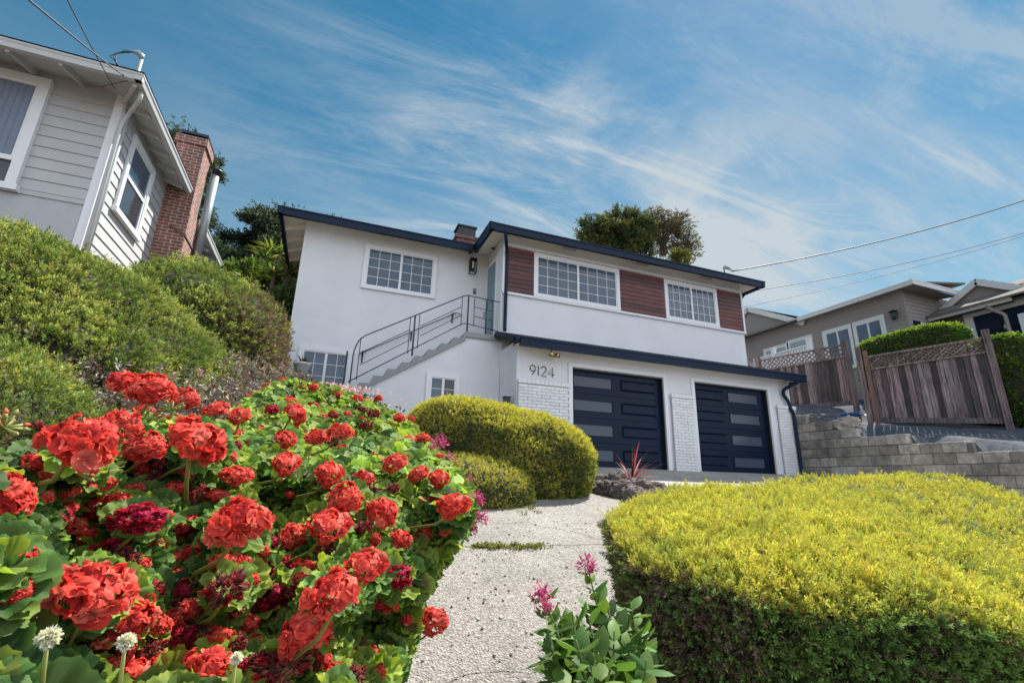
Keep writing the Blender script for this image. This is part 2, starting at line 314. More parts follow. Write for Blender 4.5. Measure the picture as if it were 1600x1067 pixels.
# wooded hillside that the houses stand on, far behind
def hill(x, y): return (4.5 if abs(x) < 500 else 3)+.12*max(0, y-20)+1.5*noise.noise(Vector((x*.03, y*.03, 0))) if y > 20 else .3
grid_mesh('hillside', [-400, -200]+[float(x) for x in np.arange(-60, 90, 6)]+[200, 400], [19.6, 20.2, 26, 32, 40, 60, 100, 200, 400], hill, M('dry_hillside', (.10, .11, .05), .95, .4, .4))
def strip_mesh(name, rows, fn, mat, nx=40):                  # rows: (y, x_left, x_right), edges follow the rows smoothly
    Y = np.arange(rows[0][0], rows[-1][0]+.001, .08); A = np.interp(Y, [r[0] for r in rows], [r[1] for r in rows]); B = np.interp(Y, [r[0] for r in rows], [r[2] for r in rows])
    V = [(A[k]+(B[k]-A[k])*i/nx, y, fn(A[k]+(B[k]-A[k])*i/nx, y)) for k, y in enumerate(Y) for i in range(nx+1)]
    F = [(j*(nx+1)+i, j*(nx+1)+i+1, (j+1)*(nx+1)+i+1, (j+1)*(nx+1)+i) for j in range(len(Y)-1) for i in range(nx)]
    o = npmesh(name, np.array(V), np.array(F), np.ones((len(V), 3)), mat, smooth=True); o['kind'] = 'structure'; return o
strip_mesh('path', [(-4, -1.8, 1.9), (1, -.5, 2.2), (3.0, .0, 2.6), (4.2, .35, 3.9), (5.0, .6, 4.6), (5.6, .8, 4.9), (6.5, 1.1, 4.7), (8.6, 1.6, 5.0)], lambda x, y: G(x, y)+.012+.005*noise.noise(Vector((x*2, y*2, 0))), m_path)
strip_mesh('driveway', [(4.9, 5.0, 11.58), (6.4, 5.2, 11.58), (7.0, 5.05, 11.58), (8.3, 4.2, 11.58), (9.5, 3.6, 11.58)], lambda x, y: G(x, y)+.022, m_apron)

# ------------------------------------------------------------------ main house
H = thing('white_house', 'white two-storey stucco house with navy gutters, redwood panels and two navy garage doors', 'house', loc=(3.7, 12, .3))
XL, XI, XR, YW, YU, YG, ZT = -.98, 3.66, 11.28, 11.57, 10.3, 9.3, 5.97
w = MB()
w.box(XL, XI, YW, 17.8, .5, ZT)                      # left wing
w.box(XI, XR, YU, 17.6, 2.5, ZT-.004)                # upper storey
w.box(XI+.006, 11.56, YU+.2, 17.4, .2, 2.9)          # lower body behind garage front
z0, z1 = .3, 2.86
for a, b in ((3.67, 4.99), (7.43, 8.35), (10.74, 11.56)): w.box(a, b, YG, YG+.25, z0, 2.49)
w.box(3.67, 11.56, YG, YG+.25, 2.49, z1)
w.box(3.67, 3.9, YG+.25, YU+.2, z0, 2.95); w.box(11.3, 11.56, YG+.25, YU+.2, z0, 2.95)
w.build('wall', m_stucco, H)
# stair block under the landing
s = MB(); s.prism([(-.6, 10.352, 0), (XI, 10.352, 0), (XI, 10.352, 3.2), (2.79, 10.352, 3.2), (2.79, 10.352, 3.12), (.0, 10.352, 1.36), (-.6, 10.352, .98)], (0, 1.2, 0)); s.build('stair_wall', m_stucco, H)
g = MB(); poly = [(2.79, 3.305)]; n = 9; x, z = 2.79, 3.305
for i in range(10): z -= .1755; poly.append((x, z)); x -= .277; poly.append((x, z))
poly += [(x, 1.10), (2.79, 3.17)]
bot = lambda x: 3.10-(2.79-x)*.6335
g = MB(); yf, dy = 10.30, (0, 1.265, 0); g.prism([(2.79, yf, 3.18), (XI-.01, yf, 3.18), (XI-.01, yf, 3.305), (2.79, yf, 3.305)], dy)
x, z = 2.79, 3.305
for i in range(10):                                      # one block per step, risers leaning outwards
    z -= .1755; x2 = x-.277; g.prism([(x2, yf, bot(x2)), (x, yf, bot(x)), (x, yf, z), (x2, yf, z)], dy); g.prism([(x-.07, yf, z), (x, yf, z), (x, yf, z+.1755)], dy, 0, (1, 1, 1)); x = x2
g.build('staircase', m_grey, H)
# redwood cladding between the windows
def cladding(x0, x1, zb=4.47, zt=5.64, parent=H):
    m = MB(); k = 10; h = (zt-zb)/k
    for i in range(k):
        c = random.uniform(.55, 1.6); m.obox((x0, YU-.036+random.uniform(0, .006), zb+i*h+.004), (x1-x0, 0, 0), (0, .03, 0), (0, -.006, h-.014), col=(c, c*random.uniform(.8, 1.15), c))
    m.box(x0, x1, YU-.012, YU-.003, zb, zt, col=(.15, .15, .15)); return m.build('wood_cladding', m_red, parent)
for a, b in ((3.69, 4.45), (6.99, 8.44), (10.36, 11.25)): cladding(a, b)
# windows
def window(parent, x0, x1, z0, z1, Y, cols=4, rows=4, sash=2, trim=.1, glass=None, name='window', mw=.013, sill=True, proud=.045, gl2=None):
    f = MB(); t = trim
    f.box(x0, x1, Y-proud, Y, z1-t, z1); f.box(x0, x1, Y-proud-.01, Y, z0, z0+t*.9); f.box(x0, x0+t, Y-proud, Y, z0+t*.9, z1-t); f.box(x1-t, x1, Y-proud, Y, z0+t*.9, z1-t)
    xi0, xi1, zi0, zi1 = x0+t, x1-t, z0+t*.9, z1-t; b = .024
    f.box(xi0, xi1, Y-.03, Y-.001, zi1-b, zi1); f.box(xi0, xi1, Y-.03, Y-.001, zi0, zi0+b)
    f.box(xi0, xi0+b, Y-.03, Y-.001, zi0+b, zi1-b); f.box(xi1-b, xi1, Y-.03, Y-.001, zi0+b, zi1-b)
    W = (xi1-xi0)/sash
    for k in range(sash):
        a, c = xi0+k*W, xi0+(k+1)*W
        if k: f.box(a-.028, a+.028, Y-.034, Y-.001, zi0+b, zi1-b)
        for i in range(1, cols):
            xx = a+(c-a)*i/cols; f.box(xx-mw/2, xx+mw/2, Y-.018, Y-.009, zi0+b, zi1-b)
        for j in range(1, rows):
            zz = zi0+(zi1-zi0)*j/rows; f.box(a+.03, c-.03, Y-.019, Y-.01, zz-mw/2, zz+mw/2)
    fo = f.build(name, m_trim, parent)
    for k in range(sash):
        a, c = xi0+k*W+.02, xi0+(k+1)*W-.02; g = MB(); g.box(a, c, Y-.008, Y-.003, zi0+.02, zi1-.02); g.build('pane', (gl2 if (gl2 and k) else glass) or m_glass, fo)
    return fo
window(H, 4.46, 6.98, 4.43, 5.64, YU, 4, 4)
window(H, 8.46, 10.34, 4.43, 5.63, YU, 4, 4)
window(H, .43, 2.26, 4.45, 5.63, YW, 3, 4)
window(H, -.72, .46, 1.55, 2.85, YW, 2, 4)
window(H, 1.97, 2.72, 1.35, 2.27, 10.352, 1, 3, gl2=m_glassdk)
t = MB(); t.box(3.64, 11.30, YU-.05, YU, 5.66, 5.74); t.box(3.64, 11.32, YU-.055, YU, 4.38, 4.425); t.box(3.62, 3.69, YU-.05, YU+.003, 4.425, 5.66); t.box(11.255, 11.32, YU-.05, YU+.003, 4.425, 5.66)
t.box(3.62, 3.655, YU+.003, YU+.42, 3.306, 5.66)
for x0, x1 in ((4.99, 7.43), (8.35, 10.74)):
    t.box(x0-.1, x0, YG-.03, YG, .34, 2.5); t.box(x1, x1+.1, YG-.03, YG, .34, 2.5); t.box(x0-.1, x1+.1, YG-.032, YG, 2.5, 2.58)
t.build('wall_trim', m_trim, H)
# front door on the short return wall
d = MB(); d.box(3.615, 3.654, 10.78, 11.42, 3.31, 5.47)
for y0, y1, za, zb in ((10.86, 11.34, 5.0, 5.34), (10.86, 11.06, 3.5, 4.3), (11.14, 11.34, 3.5, 4.3)): d.box(3.605, 3.615, y0, y1, za, zb)
for za, zb, c in ((4.42, 4.92, 0),): d.box(3.606, 3.615, 10.86, 11.06, za, zb); d.box(3.606, 3.615, 11.14, 11.34, za, zb)
dd = d.build('front_door', m_door, H)
k = MB(); k.tube([(3.60, 11.36, 4.22), (3.54, 11.36, 4.22), (3.54, 11.36, 4.05), (3.60, 11.36, 4.05)], .012); k.box(3.585, 3.606, 11.33, 11.39, 4.3, 4.42); k.build('door_handle', m_black, dd)
k = MB(); k.box(3.61, 3.656, 11.42, 11.5, 3.31, 5.55); k.box(3.61, 3.656, 10.7, 10.78, 3.31, 5.55); k.box(3.608, 3.656, 10.78, 11.42, 5.47, 5.55); k.build('door_frame', m_trim, dd)
# garage doors
def garage_door(x0, x1, glass_left):
    z0, z1, Y = .345, 2.49, YG+.12; m = MB(); hs = (z1-z0)/4; m.box(x0, x1, Y+.03, Y+.06, z0, z1)
    cL = (x0+.07, x0+.07+1.03); cR = (x1-.09-1.03, x1-.09)
    if not glass_left: cL = (x0+.07, x0+.07+.97); cR = (x1-.19-1.03, x1-.19)
    gl, pn = (cL, cR) if glass_left else (cR, cL); panes = []
    for i in range(4):
        za, zb = z0+i*hs, z0+(i+1)*hs; a, c = za+.13, zb-.13
        m.box(x0, x1, Y, Y+.03, za+.004, a); m.box(x0, x1, Y, Y+.03, c, zb-.004)
        for u, v in ((x0, cL[0]), (cL[1], cR[0]), (cR[1], x1)): m.box(u, v, Y, Y+.03, a, c)
        u, v = pn; e = .05
        m.add([(u, Y, a), (v, Y, a), (v, Y, c), (u, Y, c), (u+e, Y+.026, a+e*.7), (v-e, Y+.026, a+e*.7), (v-e, Y+.026, c-e*.7), (u+e, Y+.026, c-e*.7)], [(0, 1, 5, 4), (1, 2, 6, 5), (2, 3, 7, 6), (3, 0, 4, 7)])
        m.bevbox(u+e+.01, v-e-.01, Y+.004, Y+.04, a+e*.8, c-e*.8, .012)
        u, v = gl
        for b_ in ((u, v, a, a+.022), (u, v, c-.022, c), (u, u+.022, a+.022, c-.022), (v-.022, v, a+.022, c-.022)): m.box(b_[0], b_[1], Y-.008, Y+.029, b_[2], b_[3])
        panes.append((u+.022, v-.022, a+.022, c-.022))
    o = m.build('garage_door', m_navy2, H)
    for u, v, a, c in panes: q = MB(); q.box(u, v, Y+.012, Y+.02, a, c); q.build('door_pane', m_frost, o)
    q = MB(); q.box(x0, x1, YG+.02, YG+.11, z1-.03, z1+.02); q.box(x0-.01, x0+.015, YG+.02, YG+.11, z0, z1-.03); q.box(x1-.015, x1+.01, YG+.02, YG+.11, z0, z1-.03); q.build('door_jamb', m_black, o)
garage_door(5.0, 7.42, True); garage_door(8.36, 10.73, False)
# white brick piers: every brick modelled inside the pier's one mesh
def pier(x0, x1, z0, z1, side=False):
    m = MB(); h = .0675; r = 0; z = z0; m.box(x0+.012, x1-.012, YG-.062, YG-.034, z0, z1-.09, col=(.8, .8, .8))
    while z+h < z1-.08:
        x = x0-(.105 if r % 2 else 0)
        while x < x1-.01:
            a, b = max(x, x0)+.004, min(x+.21, x1)-.004
            if b-a > .03: c = random.uniform(.93, 1.05); j = random.uniform(0, .006); m.bevbox(a, b, YG-.075-j, YG-.045, z+.004, z+h-.004, .004, col=(c, c, c))
            x += .21
        z += h; r += 1
    x = x0-.012
    while x < x1+.01: m.bevbox(x+.002, min(x+.1, x1+.02)-.002, YG-.095, YG-.036, z1-.085, z1, .006); x += .1
    return m.build('brick_pier', m_brickw, H)
pier(3.69, 4.87, .3, 2.09); pier(7.6, 8.24, .33, 2.11); pier(10.98, 11.6, .33, 2.11)
# upper roof: fascia gutters, soffit, rafters, roof planes
E0 = dict(xl=-1.57, xr=11.7, yl=10.97, yf=9.7, xi=3.07, yb=18.35)
def gutter(m, a, b, out, h=.18, d=.12, zt=5.9):
    a, b, o_ = np.array((a[0], a[1], zt)), np.array((b[0], b[1], zt)), np.array((out[0], out[1], 0.)); D = b-a
    prof = [(0, 0), (d, 0), (d, -.03), (d*.86, -.05), (d*.72, -h), (0, -h)]
    m.prism([a+o_*p+np.array((0, 0, q)) for p, q in prof], D)
g = MB(); e = .0
gutter(g, (-1.57, 10.97+.12), (3.07-.0, 10.97+.12), (0, -1)); gutter(g, (3.07+.12, 9.7), (3.07+.12, 11.09), (-1, 0)); gutter(g, (3.07, 9.82), (11.7, 9.82), (0, -1))
gutter(g, (-1.45, 10.97), (-1.45, 18.35), (-1, 0)); gutter(g, (11.58, 9.7), (11.58, 18.35), (1, 0))
g.build('gutter', m_navy, H)
sf = MB(); zi, ze = 5.955, 5.79
def sl(o1, o2, w1, w2): sf.poly([(*o1, ze), (*o2, ze), (*w2, zi), (*w1, zi)])
sl((-1.45, 11.09), (3.19, 11.09), (-.98, 11.57), (3.66, 11.57)); sl((3.19, 11.09), (3.19, 9.82), (3.66, 11.57), (3.66, 10.3)); sl((3.19, 9.82), (11.58, 9.82), (3.66, 10.3), (11.28, 10.3))
sl((11.58, 9.82), (11.58, 18.3), (11.28, 10.3), (11.28, 17.8)); sl((-1.45, 18.3), (-1.45, 11.09), (-.98, 17.8), (-.98, 11.57))
sf.build('soffit', m_soffit, H)
for i in range(10): y = 11.75+i*.62; rf = MB(); rf.bar((-.985, y, zi-.07), (-1.44, y, ze-.05), .05, .11); rf.build('rafter', m_soffit, H)
for i in range(5): x = .1+i*.8; rf = MB(); rf.bar((x, 11.56, zi-.015), (x, 11.1, ze-.012), .05, .035); rf.build('rafter', m_soffit, H)
r = MB(); zr = 5.9
r.add([(-1.57, 10.97, zr), (11.6, 10.97, zr), (11.6, 18.35, zr), (-1.57, 18.35, zr), (2.1, 14.66, zr+1.0), (8, 14.66, zr+1.0)], [(0, 1, 5, 4), (1, 2, 5), (2, 3, 4, 5), (3, 0, 4)])
r.add([(3.07, 9.7, zr+.004), (11.7, 9.7, zr+.004), (11.7, 18.36, zr+.004), (3.07, 18.36, zr+.004), (7.4, 14.0, zr+1.16)], [(0, 1, 4), (1, 2, 4), (2, 3, 4), (3, 0, 4)]); r.build('roof', m_roof, H)
c = MB(); c.box(3.08, 3.74, 13, 13.6, 5.9, 7.12); c.box(3.04, 3.78, 12.96, 13.64, 7.12, 7.22); ch = c.build('chimney', m_brickd, H, uv=True)
c = MB(); c.box(3.14, 3.68, 13.06, 13.54, 7.22, 7.55); c.box(3.1, 3.72, 13.02, 13.58, 7.55, 7.6); c.build('chimney_cap', m_black, ch)
for x in (5.35, 7.6, 9.8):
    v = MB(); v.box(x-.2, x+.2, 9.98, 10.1, 5.80, 5.83)
    for i in range(6): v.box(x-.18, x+.18, 9.985+i*.019, 9.992+i*.019, 5.795, 5.8)
    v.build('soffit_vent', M('vent_grey', (.38, .36, .33), .8), H)
# mini roof above the garage doors
r = MB(); r.prism([(3.55, 10.3, 3.38), (3.55, 8.9, 2.9), (3.55, 8.9, 2.85), (3.55, 10.3, 3.3)], (8.1, 0, 0))
for i in range(16):                                    # shingle courses
    t_ = i/16; y = 10.28-1.36*t_; z = 3.385-.465*t_; r.bar((3.54, y, z), (11.66, y, z), .07, .016)
r.build('lower_roof', m_roof, H)
s_ = MB(); s_.poly([(3.6, 8.95, 2.80), (11.62, 8.95, 2.80), (11.62, 9.31, 2.84), (3.6, 9.31, 2.84)]); s_.build('lower_soffit', m_soffit, H)
g = MB(); gutter(g, (3.58, 8.96), (11.72, 8.96), (0, -1), zt=2.9); g.build('lower_gutter', m_navy, H)
g = MB()
for i in range(9): t_ = i/8.5; y = 10.2-1.2*t_; z = 3.30-.44*t_; g.tube([(3.46, y, z), (3.70, y, z)], .055, 10)
g.prism([(3.5, 10.3, 3.38), (3.5, 8.9, 2.92), (3.5, 8.9, 2.80), (3.5, 10.3, 3.25)], (.05, 0, 0)); g.build('barge_board', m_navy, H)
# downspouts
def fillet(pts, k=3):
    P = [np.array(p, float) for p in pts]; o = [P[0]]
    for i in range(1, len(P)-1):
        a, b, c = P[i-1], P[i], P[i+1]; d = min(.08, np.linalg.norm(a-b)*.4, np.linalg.norm(c-b)*.4); u = b+(a-b)/np.linalg.norm(a-b)*d; v = b+(c-b)/np.linalg.norm(c-b)*d
        for j in range(k+1): t = j/k; o.append((1-t)**2*u+2*t*(1-t)*b+t*t*v)
    return o+[P[-1]]
def pipe(pts, r, name, mat, parent, n=10):
    pts = fillet(pts)
    m = MB(); m.tube(pts, r, n, mat=0); return m.build(name, mat, parent, smooth=True)
pipe([(3.50, 9.78, 5.79), (3.51, 9.8, 5.66), (3.60, 9.98, 5.54), (3.70, 10.2, 5.42), (3.715, 10.24, 5.30), (3.715, 10.24, 3.55), (3.70, 10.19, 3.42)], .042, 'downspout', m_navy, H)
P = [(11.42, 8.86, 2.80), (11.42, 8.9, 2.70), (11.3, 9.08, 2.6), (11.22, 9.2, 2.52), (11.24, 9.22, 2.38), (11.36, 9.21, 2.25), (11.38, 9.2, 2.12), (11.37, 9.17, 2.02), (11.44, 9.16, 1.92), (11.45, 9.17, .55), (11.44, 9.15, .44), (11.36, 9.05, .38)]
pipe(P, .045, 'downspout', m_navy, H)
pipe([(-1.5, 18.0, 5.75), (-1.1, 17.7, 5.5), (-1.03, 17.7, 1.5)], .045, 'downspout', m_navy, H)
pipe([(11.62, 10.4, 5.78), (11.6, 10.6, 5.62), (11.45, 10.62, 5.55), (11.35, 10.6, 5.6), (11.34, 10.6, 2.9)], .045, 'downspout', m_navy, H)

# ---------------- things fixed on or standing at the main house
def stroke(m, pts, r=.008): m.tube(pts, r, 8)
NX, NZ, NH, NY = 3.975, 2.215, .215, YG-.02
hn = thing('house_number', 'thin black metal numerals reading 9124 on the white garage wall', 'house number', loc=(NX, NY, NZ))
def num(pts2, x0): m = MB(); stroke(m, [(x0+a, NY, NZ+b-.02*(x0-NX)) for a, b in pts2]); m.build('numeral', m_black, hn, smooth=True)
arc = lambda cx, cz, rx, rz, a0, a1, n=16: [(cx+rx*math.cos(R_(a0+(a1-a0)*i/n)), cz+rz*math.sin(R_(a0+(a1-a0)*i/n))) for i in range(n+1)]
num(arc(.062, .148, .062, .066, -20, 340)+[(.112, .10), (.05, 0)], NX)
num([(0, 0), (0, .215)], NX+.192)
num(arc(.062, .152, .06, .062, 170, -40)+[(.0, .0), (.13, .0)], NX+.255)
num([(.105, 0), (.105, .215), (.0, .06), (.145, .06)], NX+.425)
# lantern beside the front door
L_ = thing('wall_lantern', 'black box-shaped lantern on the white wall beside the front door', 'lantern', loc=(3.2, 11.5, 5.3))
m = MB(); x0, x1, y0, y1, za, zb = 3.11, 3.27, 11.34, 11.5, 5.30, 5.68
for x in (x0, x1):
    for y in (y0, y1): m.box(x-.009, x+.009, y-.009, y+.009, za, zb)
for z in (za, zb):
    m.box(x0+.009, x1-.009, y0-.009, y0+.009, z-.009, z+.009); m.box(x0+.009, x1-.009, y1-.009, y1+.009, z-.009, z+.009); m.box(x0-.009, x0+.009, y0+.009, y1-.009, z-.009, z+.009); m.box(x1-.009, x1+.009, y0+.009, y1-.009, z-.009, z+.009)
m.box(x0-.01, x1+.01, y0-.01, y1+.01, zb+.009, zb+.022); m.box(x0+.02, x1-.02, 11.5, 11.569, 5.42, 5.66); m.build('lantern_frame', m_black, L_)
m = MB(); m.tube([(3.19, 11.42, 5.64), (3.19, 11.42, 5.55)], .022); m.tube([(3.19, 11.42, 5.549), (3.19, 11.42, 5.53), (3.19, 11.42, 5.49), (3.19, 11.42, 5.45), (3.19, 11.42, 5.43)], [.014, .022, .026, .016, .004]); m.build('bulb', m_bulb, L_, smooth=True)
m = MB(); m.bevbox(3.275, 3.345, 11.53, 11.569, 4.77, 4.92, .008, 0); m.box(3.29, 3.33, 11.526, 11.531, 4.83, 4.90, 1)
for k in range(10): m.add([(3.31, 11.524, 4.80)]+[(3.31+.013*math.cos(a*.628), 11.524, 4.80+.013*math.sin(a*.628)) for a in (k, k+1)], [(0, 2, 1)], 1)
tag(m.build('doorbell', [m_black, m_galv]), 'small black doorbell plate on the wall left of the front door', 'doorbell')
F_ = thing('flood_light', 'brass twin-headed flood light under the eave above the number 9124', 'flood light', loc=(4.4, 9.2, 2.75))
m = MB(); m.tube([(4.40, 9.12, 2.83), (4.40, 9.12, 2.80)], .06, 16); m.tube([(4.40, 9.12, 2.80), (4.40, 9.12, 2.68)], .018); m.tube([(4.40, 9.12, 2.70), (4.36, 9.06, 2.66)], .028); m.tube([(4.40, 9.12, 2.70), (4.47, 9.08, 2.66)], .028); m.tube([(4.43, 9.12, 2.68), (4.45, 9.1, 2.6)], .03); m.build('lamp_base', m_brass, F_, smooth=True)
for a, b in (((4.37, 9.075, 2.67), (4.33, 8.98, 2.62)), ((4.46, 9.09, 2.665), (4.52, 9.0, 2.62))):
    m = MB(); A, B = np.array(a), np.array(b); m.tube([A, A+(B-A)*.4, A+(B-A)*.8, B], [.025, .045, .06, .05], 14); m.build('lamp_head', m_brass, F_, smooth=True)
F_ = thing('security_camera', 'small round black security camera under the right end of the garage eave', 'camera', loc=(11.45, 9.1, 2.6))
m = MB(); m.tube([(11.46, 9.3, 2.72), (11.46, 9.2, 2.72)], .04, 14); m.tube([(11.46, 9.2, 2.72), (11.44, 9.12, 2.68)], .018); m.build('bracket', m_trim, F_, smooth=True)
m = MB(); m.tube([(11.44, 9.14, 2.69), (11.43, 9.12, 2.69), (11.41, 9.06, 2.67), (11.40, 9.04, 2.665)], [.02, .05, .055, .03], 14); m.build('camera_head', m_black, F_, smooth=True)
F_ = thing('fixture_box', 'small black metal box with a bracket beside the white garage corner', 'light fixture', loc=(3.6, 9.5, 1.3))
m = MB(); m.bevbox(3.48, 3.60, 9.44, 9.58, 1.40, 1.72, .006); m.box(3.46, 3.62, 9.42, 9.60, 1.72, 1.735); m.build('box_body', m_black, F_)
m = MB(); m.box(3.60, 3.668, 9.48, 9.54, 1.45, 1.55); m.tube([(3.54, 9.5, 1.4), (3.54, 9.5, .35)], .012); m.build('box_bracket', m_black, F_)
# railing
RL = thing('stair_railing', 'dark blue-green metal railing along the grey outdoor stairs and landing', 'railing', loc=(2.8, 10.33, 3.3))
m_rail = M('railing_paint', (.016, .045, .062), .45, .1, 4); Yr = 10.36
def rz(x): return 1.90+(x-.42)*.692          # bottom rail height
def pr(pts, r, name, y=Yr): m = MB(); m.tube([(a, y, b) for a, b in pts], r, 6); return m.build(name, m_rail, RL, smooth=True)
top = lambda x: 2.88+(x-.52)*.595
pr([(.40, 1.5), (.40, 2.45)]+[(.40+.0+.02*k*k/2, 2.45+.12*k) for k in (1, 2, 3)]+[(.60, top(.6)), (2.72, top(2.72)), (2.80, 4.215), (3.6, 4.17)], .014, 'top_rail')
pr([(.36, 1.90), (2.72, 3.50), (2.80, 3.515), (3.6, 3.43)], .011, 'bottom_rail')
for a, b in ((.52, 1.52), (1.72, 2.68)):
    for fz in (.36, .66): pr([(a+.04, rz(a)*(fz)+top(a)*(1-fz)), (b, rz(b)*fz+top(b)*(1-fz))], .008, 'middle_rail')
    for x in (a, b): pr([(x, rz(x)-.02), (x, top(x))], .009, 'baluster')
for x in (2.98, 3.42): pr([(x, 3.49-(x-2.8)*.1), (x, 4.2-(x-2.8)*.06)], .009, 'baluster')
for f in (.33, .66): pr([(2.98, 3.49+.7*f), (3.42, 3.45+.7*f)], .008, 'middle_rail')
for x, a, b in ((.28, 1.3, 2.55), (1.62, 2.6, top(1.62)), (2.83, 3.3, 4.21), (3.28, 3.3, 4.19)): pr([(x, a), (x, b)], .018, 'post')
HR = thing('wall_handrail', 'slim dark handrail with scroll brackets fixed on the wall above the stairs', 'handrail', loc=(1.5, 11.5, 3))
ya = 11.49; a0, b0 = aY(562, 553, ya), aY(712, 489, ya)
m = MB(); m.tube([a0+np.array((-.02, 0, -.06)), a0, b0, b0+np.array((.1, 0, .0)), b0+np.array((.13, 0, -.05))], .012, 8); m.build('handrail_bar', m_rail, HR, smooth=True)
for t_ in (.03, .52, .97):
    p = a0+(b0-a0)*t_; m = MB(); m.tube([p, p+np.array((0, .03, -.05)), p+np.array((0, .075, -.07))], .01, 6); m.box(p[0]-.018, p[0]+.018, 11.55, 11.569, p[2]-.22, p[2]-.0)
    sc_ = [(p[0]+.07*math.cos(k*.5)*(1-k/16), ya, p[2]-.02+.07*math.sin(k*.5)*(1-k/16)) for k in range(13)]
    if t_ != .52: m.tube(sc_, .007, 5)
    m.build('scroll_bracket', m_rail, HR)
# planter
PL = thing('flower_pot', 'white round plant pot by the lower left window of the white house', 'plant pot', loc=(-.6, 11.2, 1.9))
m = MB(); c = aY(471, 575, 11.1); cx_, cz_ = c[0], c[2]
m.tube([(cx_, 11.1, cz_-.22), (cx_, 11.1, cz_+.05), (cx_, 11.1, cz_+.06), (cx_, 11.1, cz_+.11), (cx_, 11.1, cz_+.11), (cx_, 11.1, cz_+.07)], [.12, .165, .185, .185, .16, .155], 24); m.build('pot', M('glazed_white_pot', (.62, .62, .62), .5, .05), PL, smooth=True)
POTC = (cx_, 11.1, cz_+.1)
# bench/stand under the pot
m = MB(); m.box(cx_-.25, cx_+.25, 10.9, 11.35, cz_-.26, cz_-.22); [m.box(cx_+a-.02, cx_+a+.02, 11.12+b-.02, 11.12+b+.02, cz_-1.0, cz_-.26) for a in (-.2, .2) for b in (-.18, .18)]
tag(m.build('plant_stand', m_black), 'low dark stand under the white plant pot', 'plant stand')
# ------------------------------------------------------------------ grey house on the left
m_siding = M('pale_grey_siding', (.42, .43, .44), .65, .04, 3, .08, 50)
m_stucco2 = M('grey_stucco', (.42, .43, .45), .9, .05, 3, .5, 70)
m_eave = M('white_eave_paint', (.46, .48, .49), .55, .05, 3)
m_blind = M('grey_blinds', (.16, .20, .27), .7, .1, 4)
LH = thing('grey_house', 'pale grey clapboard house behind the hedge at the upper left with white trim', 'house', loc=(-6, 11, 2))
XS, YF = -3.8, 8.65; w = MB()
w.box(-12, XS, YF, 15.6, 1.6, 6.2)
w.build('wall', m_stucco2, LH)
w = MB(); h = .193
for i in range(11):                                   # front boards
    z = 4.06+i*h; w.prism([(-12, YF-.004, z), (-12, YF-.024, z), (-12, YF-.006, z+h), (-12, YF-.002, z+h)], (8.11, 0, 0))
w.box(-12, XS-.08, YF-.02, YF-.003, 3.98, 4.055)
for i in range(17):                                   # side boards
    z = 2.9+i*h; w.prism([(XS+.004, YF+.09, z), (XS+.024, YF+.09, z), (XS+.006, YF+.09, z+h), (XS+.002, YF+.09, z+h)][::-1], (0, 4.1, 0))
w.build('siding', m_siding, LH)
w = MB(); w.bevbox(XS-.09, XS+.03, YF-.03, YF+.1, 1.6, 6.15, .006); w.build('corner_board', m_trim, LH)
# front window with vertical blinds
f = MB(); x0, x1, zb, zt = -7.6, -4.72, 3.98, 6.0; Y = YF
f.box(x0, x1, Y-.09, Y-.002, zt-.13, zt); f.box(x0-.04, x1+.04, Y-.12, Y-.002, zb, zb+.1); f.box(x0, x0+.13, Y-.09, Y-.002, zb+.1, zt-.13); f.box(x1-.13, x1, Y-.09, Y-.002, zb+.1, zt-.13)
f.box(x0+.13, x1-.13, Y-.075, Y-.002, 4.47, 4.55); f.box(-6.3, -6.24, Y-.07, Y-.002, zb+.1, 4.47); f.box(-6.3, -6.24, Y-.07, Y-.002, 4.55, zt-.17)
f.box(x0+.13, x1-.13, Y-.07, Y-.002, zt-.17, zt-.13); f.box(x1-.17, x1-.13, Y-.07, Y-.002, 4.55, zt-.17)
fo = f.build('window', m_trim, LH)
g = MB(); g.box(x0+.1, x1-.1, Y-.036, Y-.028, zb+.08, zt-.1); g.build('pane', m_glassdk, fo)
g = MB(); nb = 30
for i in range(nb): x = x0+.14+(x1-x0-.32)*i/nb; g.poly([(x, Y-.066, 4.56), (x+.085, Y-.042, 4.56), (x+.085, Y-.042, zt-.17), (x, Y-.066, zt-.17)], col=(1, 1, 1))
g.build('blinds', m_blind, fo)
# side window, double hung
f = MB(); y0, y1, zb, zt = 9.22, 10.42, 4.26, 5.78; X = XS+.02; t = .11
f.box(X, X+.045, y0, y1, zt-t, zt); f.box(X, X+.08, y0-.03, y1+.03, zb-.02, zb+.07); f.box(X, X+.045, y0, y0+t, zb+.07, zt-t); f.box(X, X+.045, y1-t, y1, zb+.07, zt-t)
zm = 5.02; f.box(X, X+.03, y0+t, y1-t, zm-.03, zm+.03)
for a, b in ((y0+t, y0+t+.045), (y1-t-.045, y1-t)): f.box(X, X+.026, a, b, zb+.07, zm-.03); f.box(X, X+.026, a, b, zm+.03, zt-t)
f.box(X, X+.026, y0+t+.045, y1-t-.045, zt-t-.045, zt-t); f.box(X, X+.026, y0+t+.045, y1-t-.045, zb+.07, zb+.13)
fo = f.build('window', m_trim, LH)
g = MB(); g.box(X+.002, X+.01, y0+.1, y1-.1, zb+.06, zm); g.build('pane', m_glassdk, fo)
g = MB(); g.box(X+.002, X+.011, y0+.1, y1-.1, zm, zt-.1); g.build('pane', m_glass, fo)
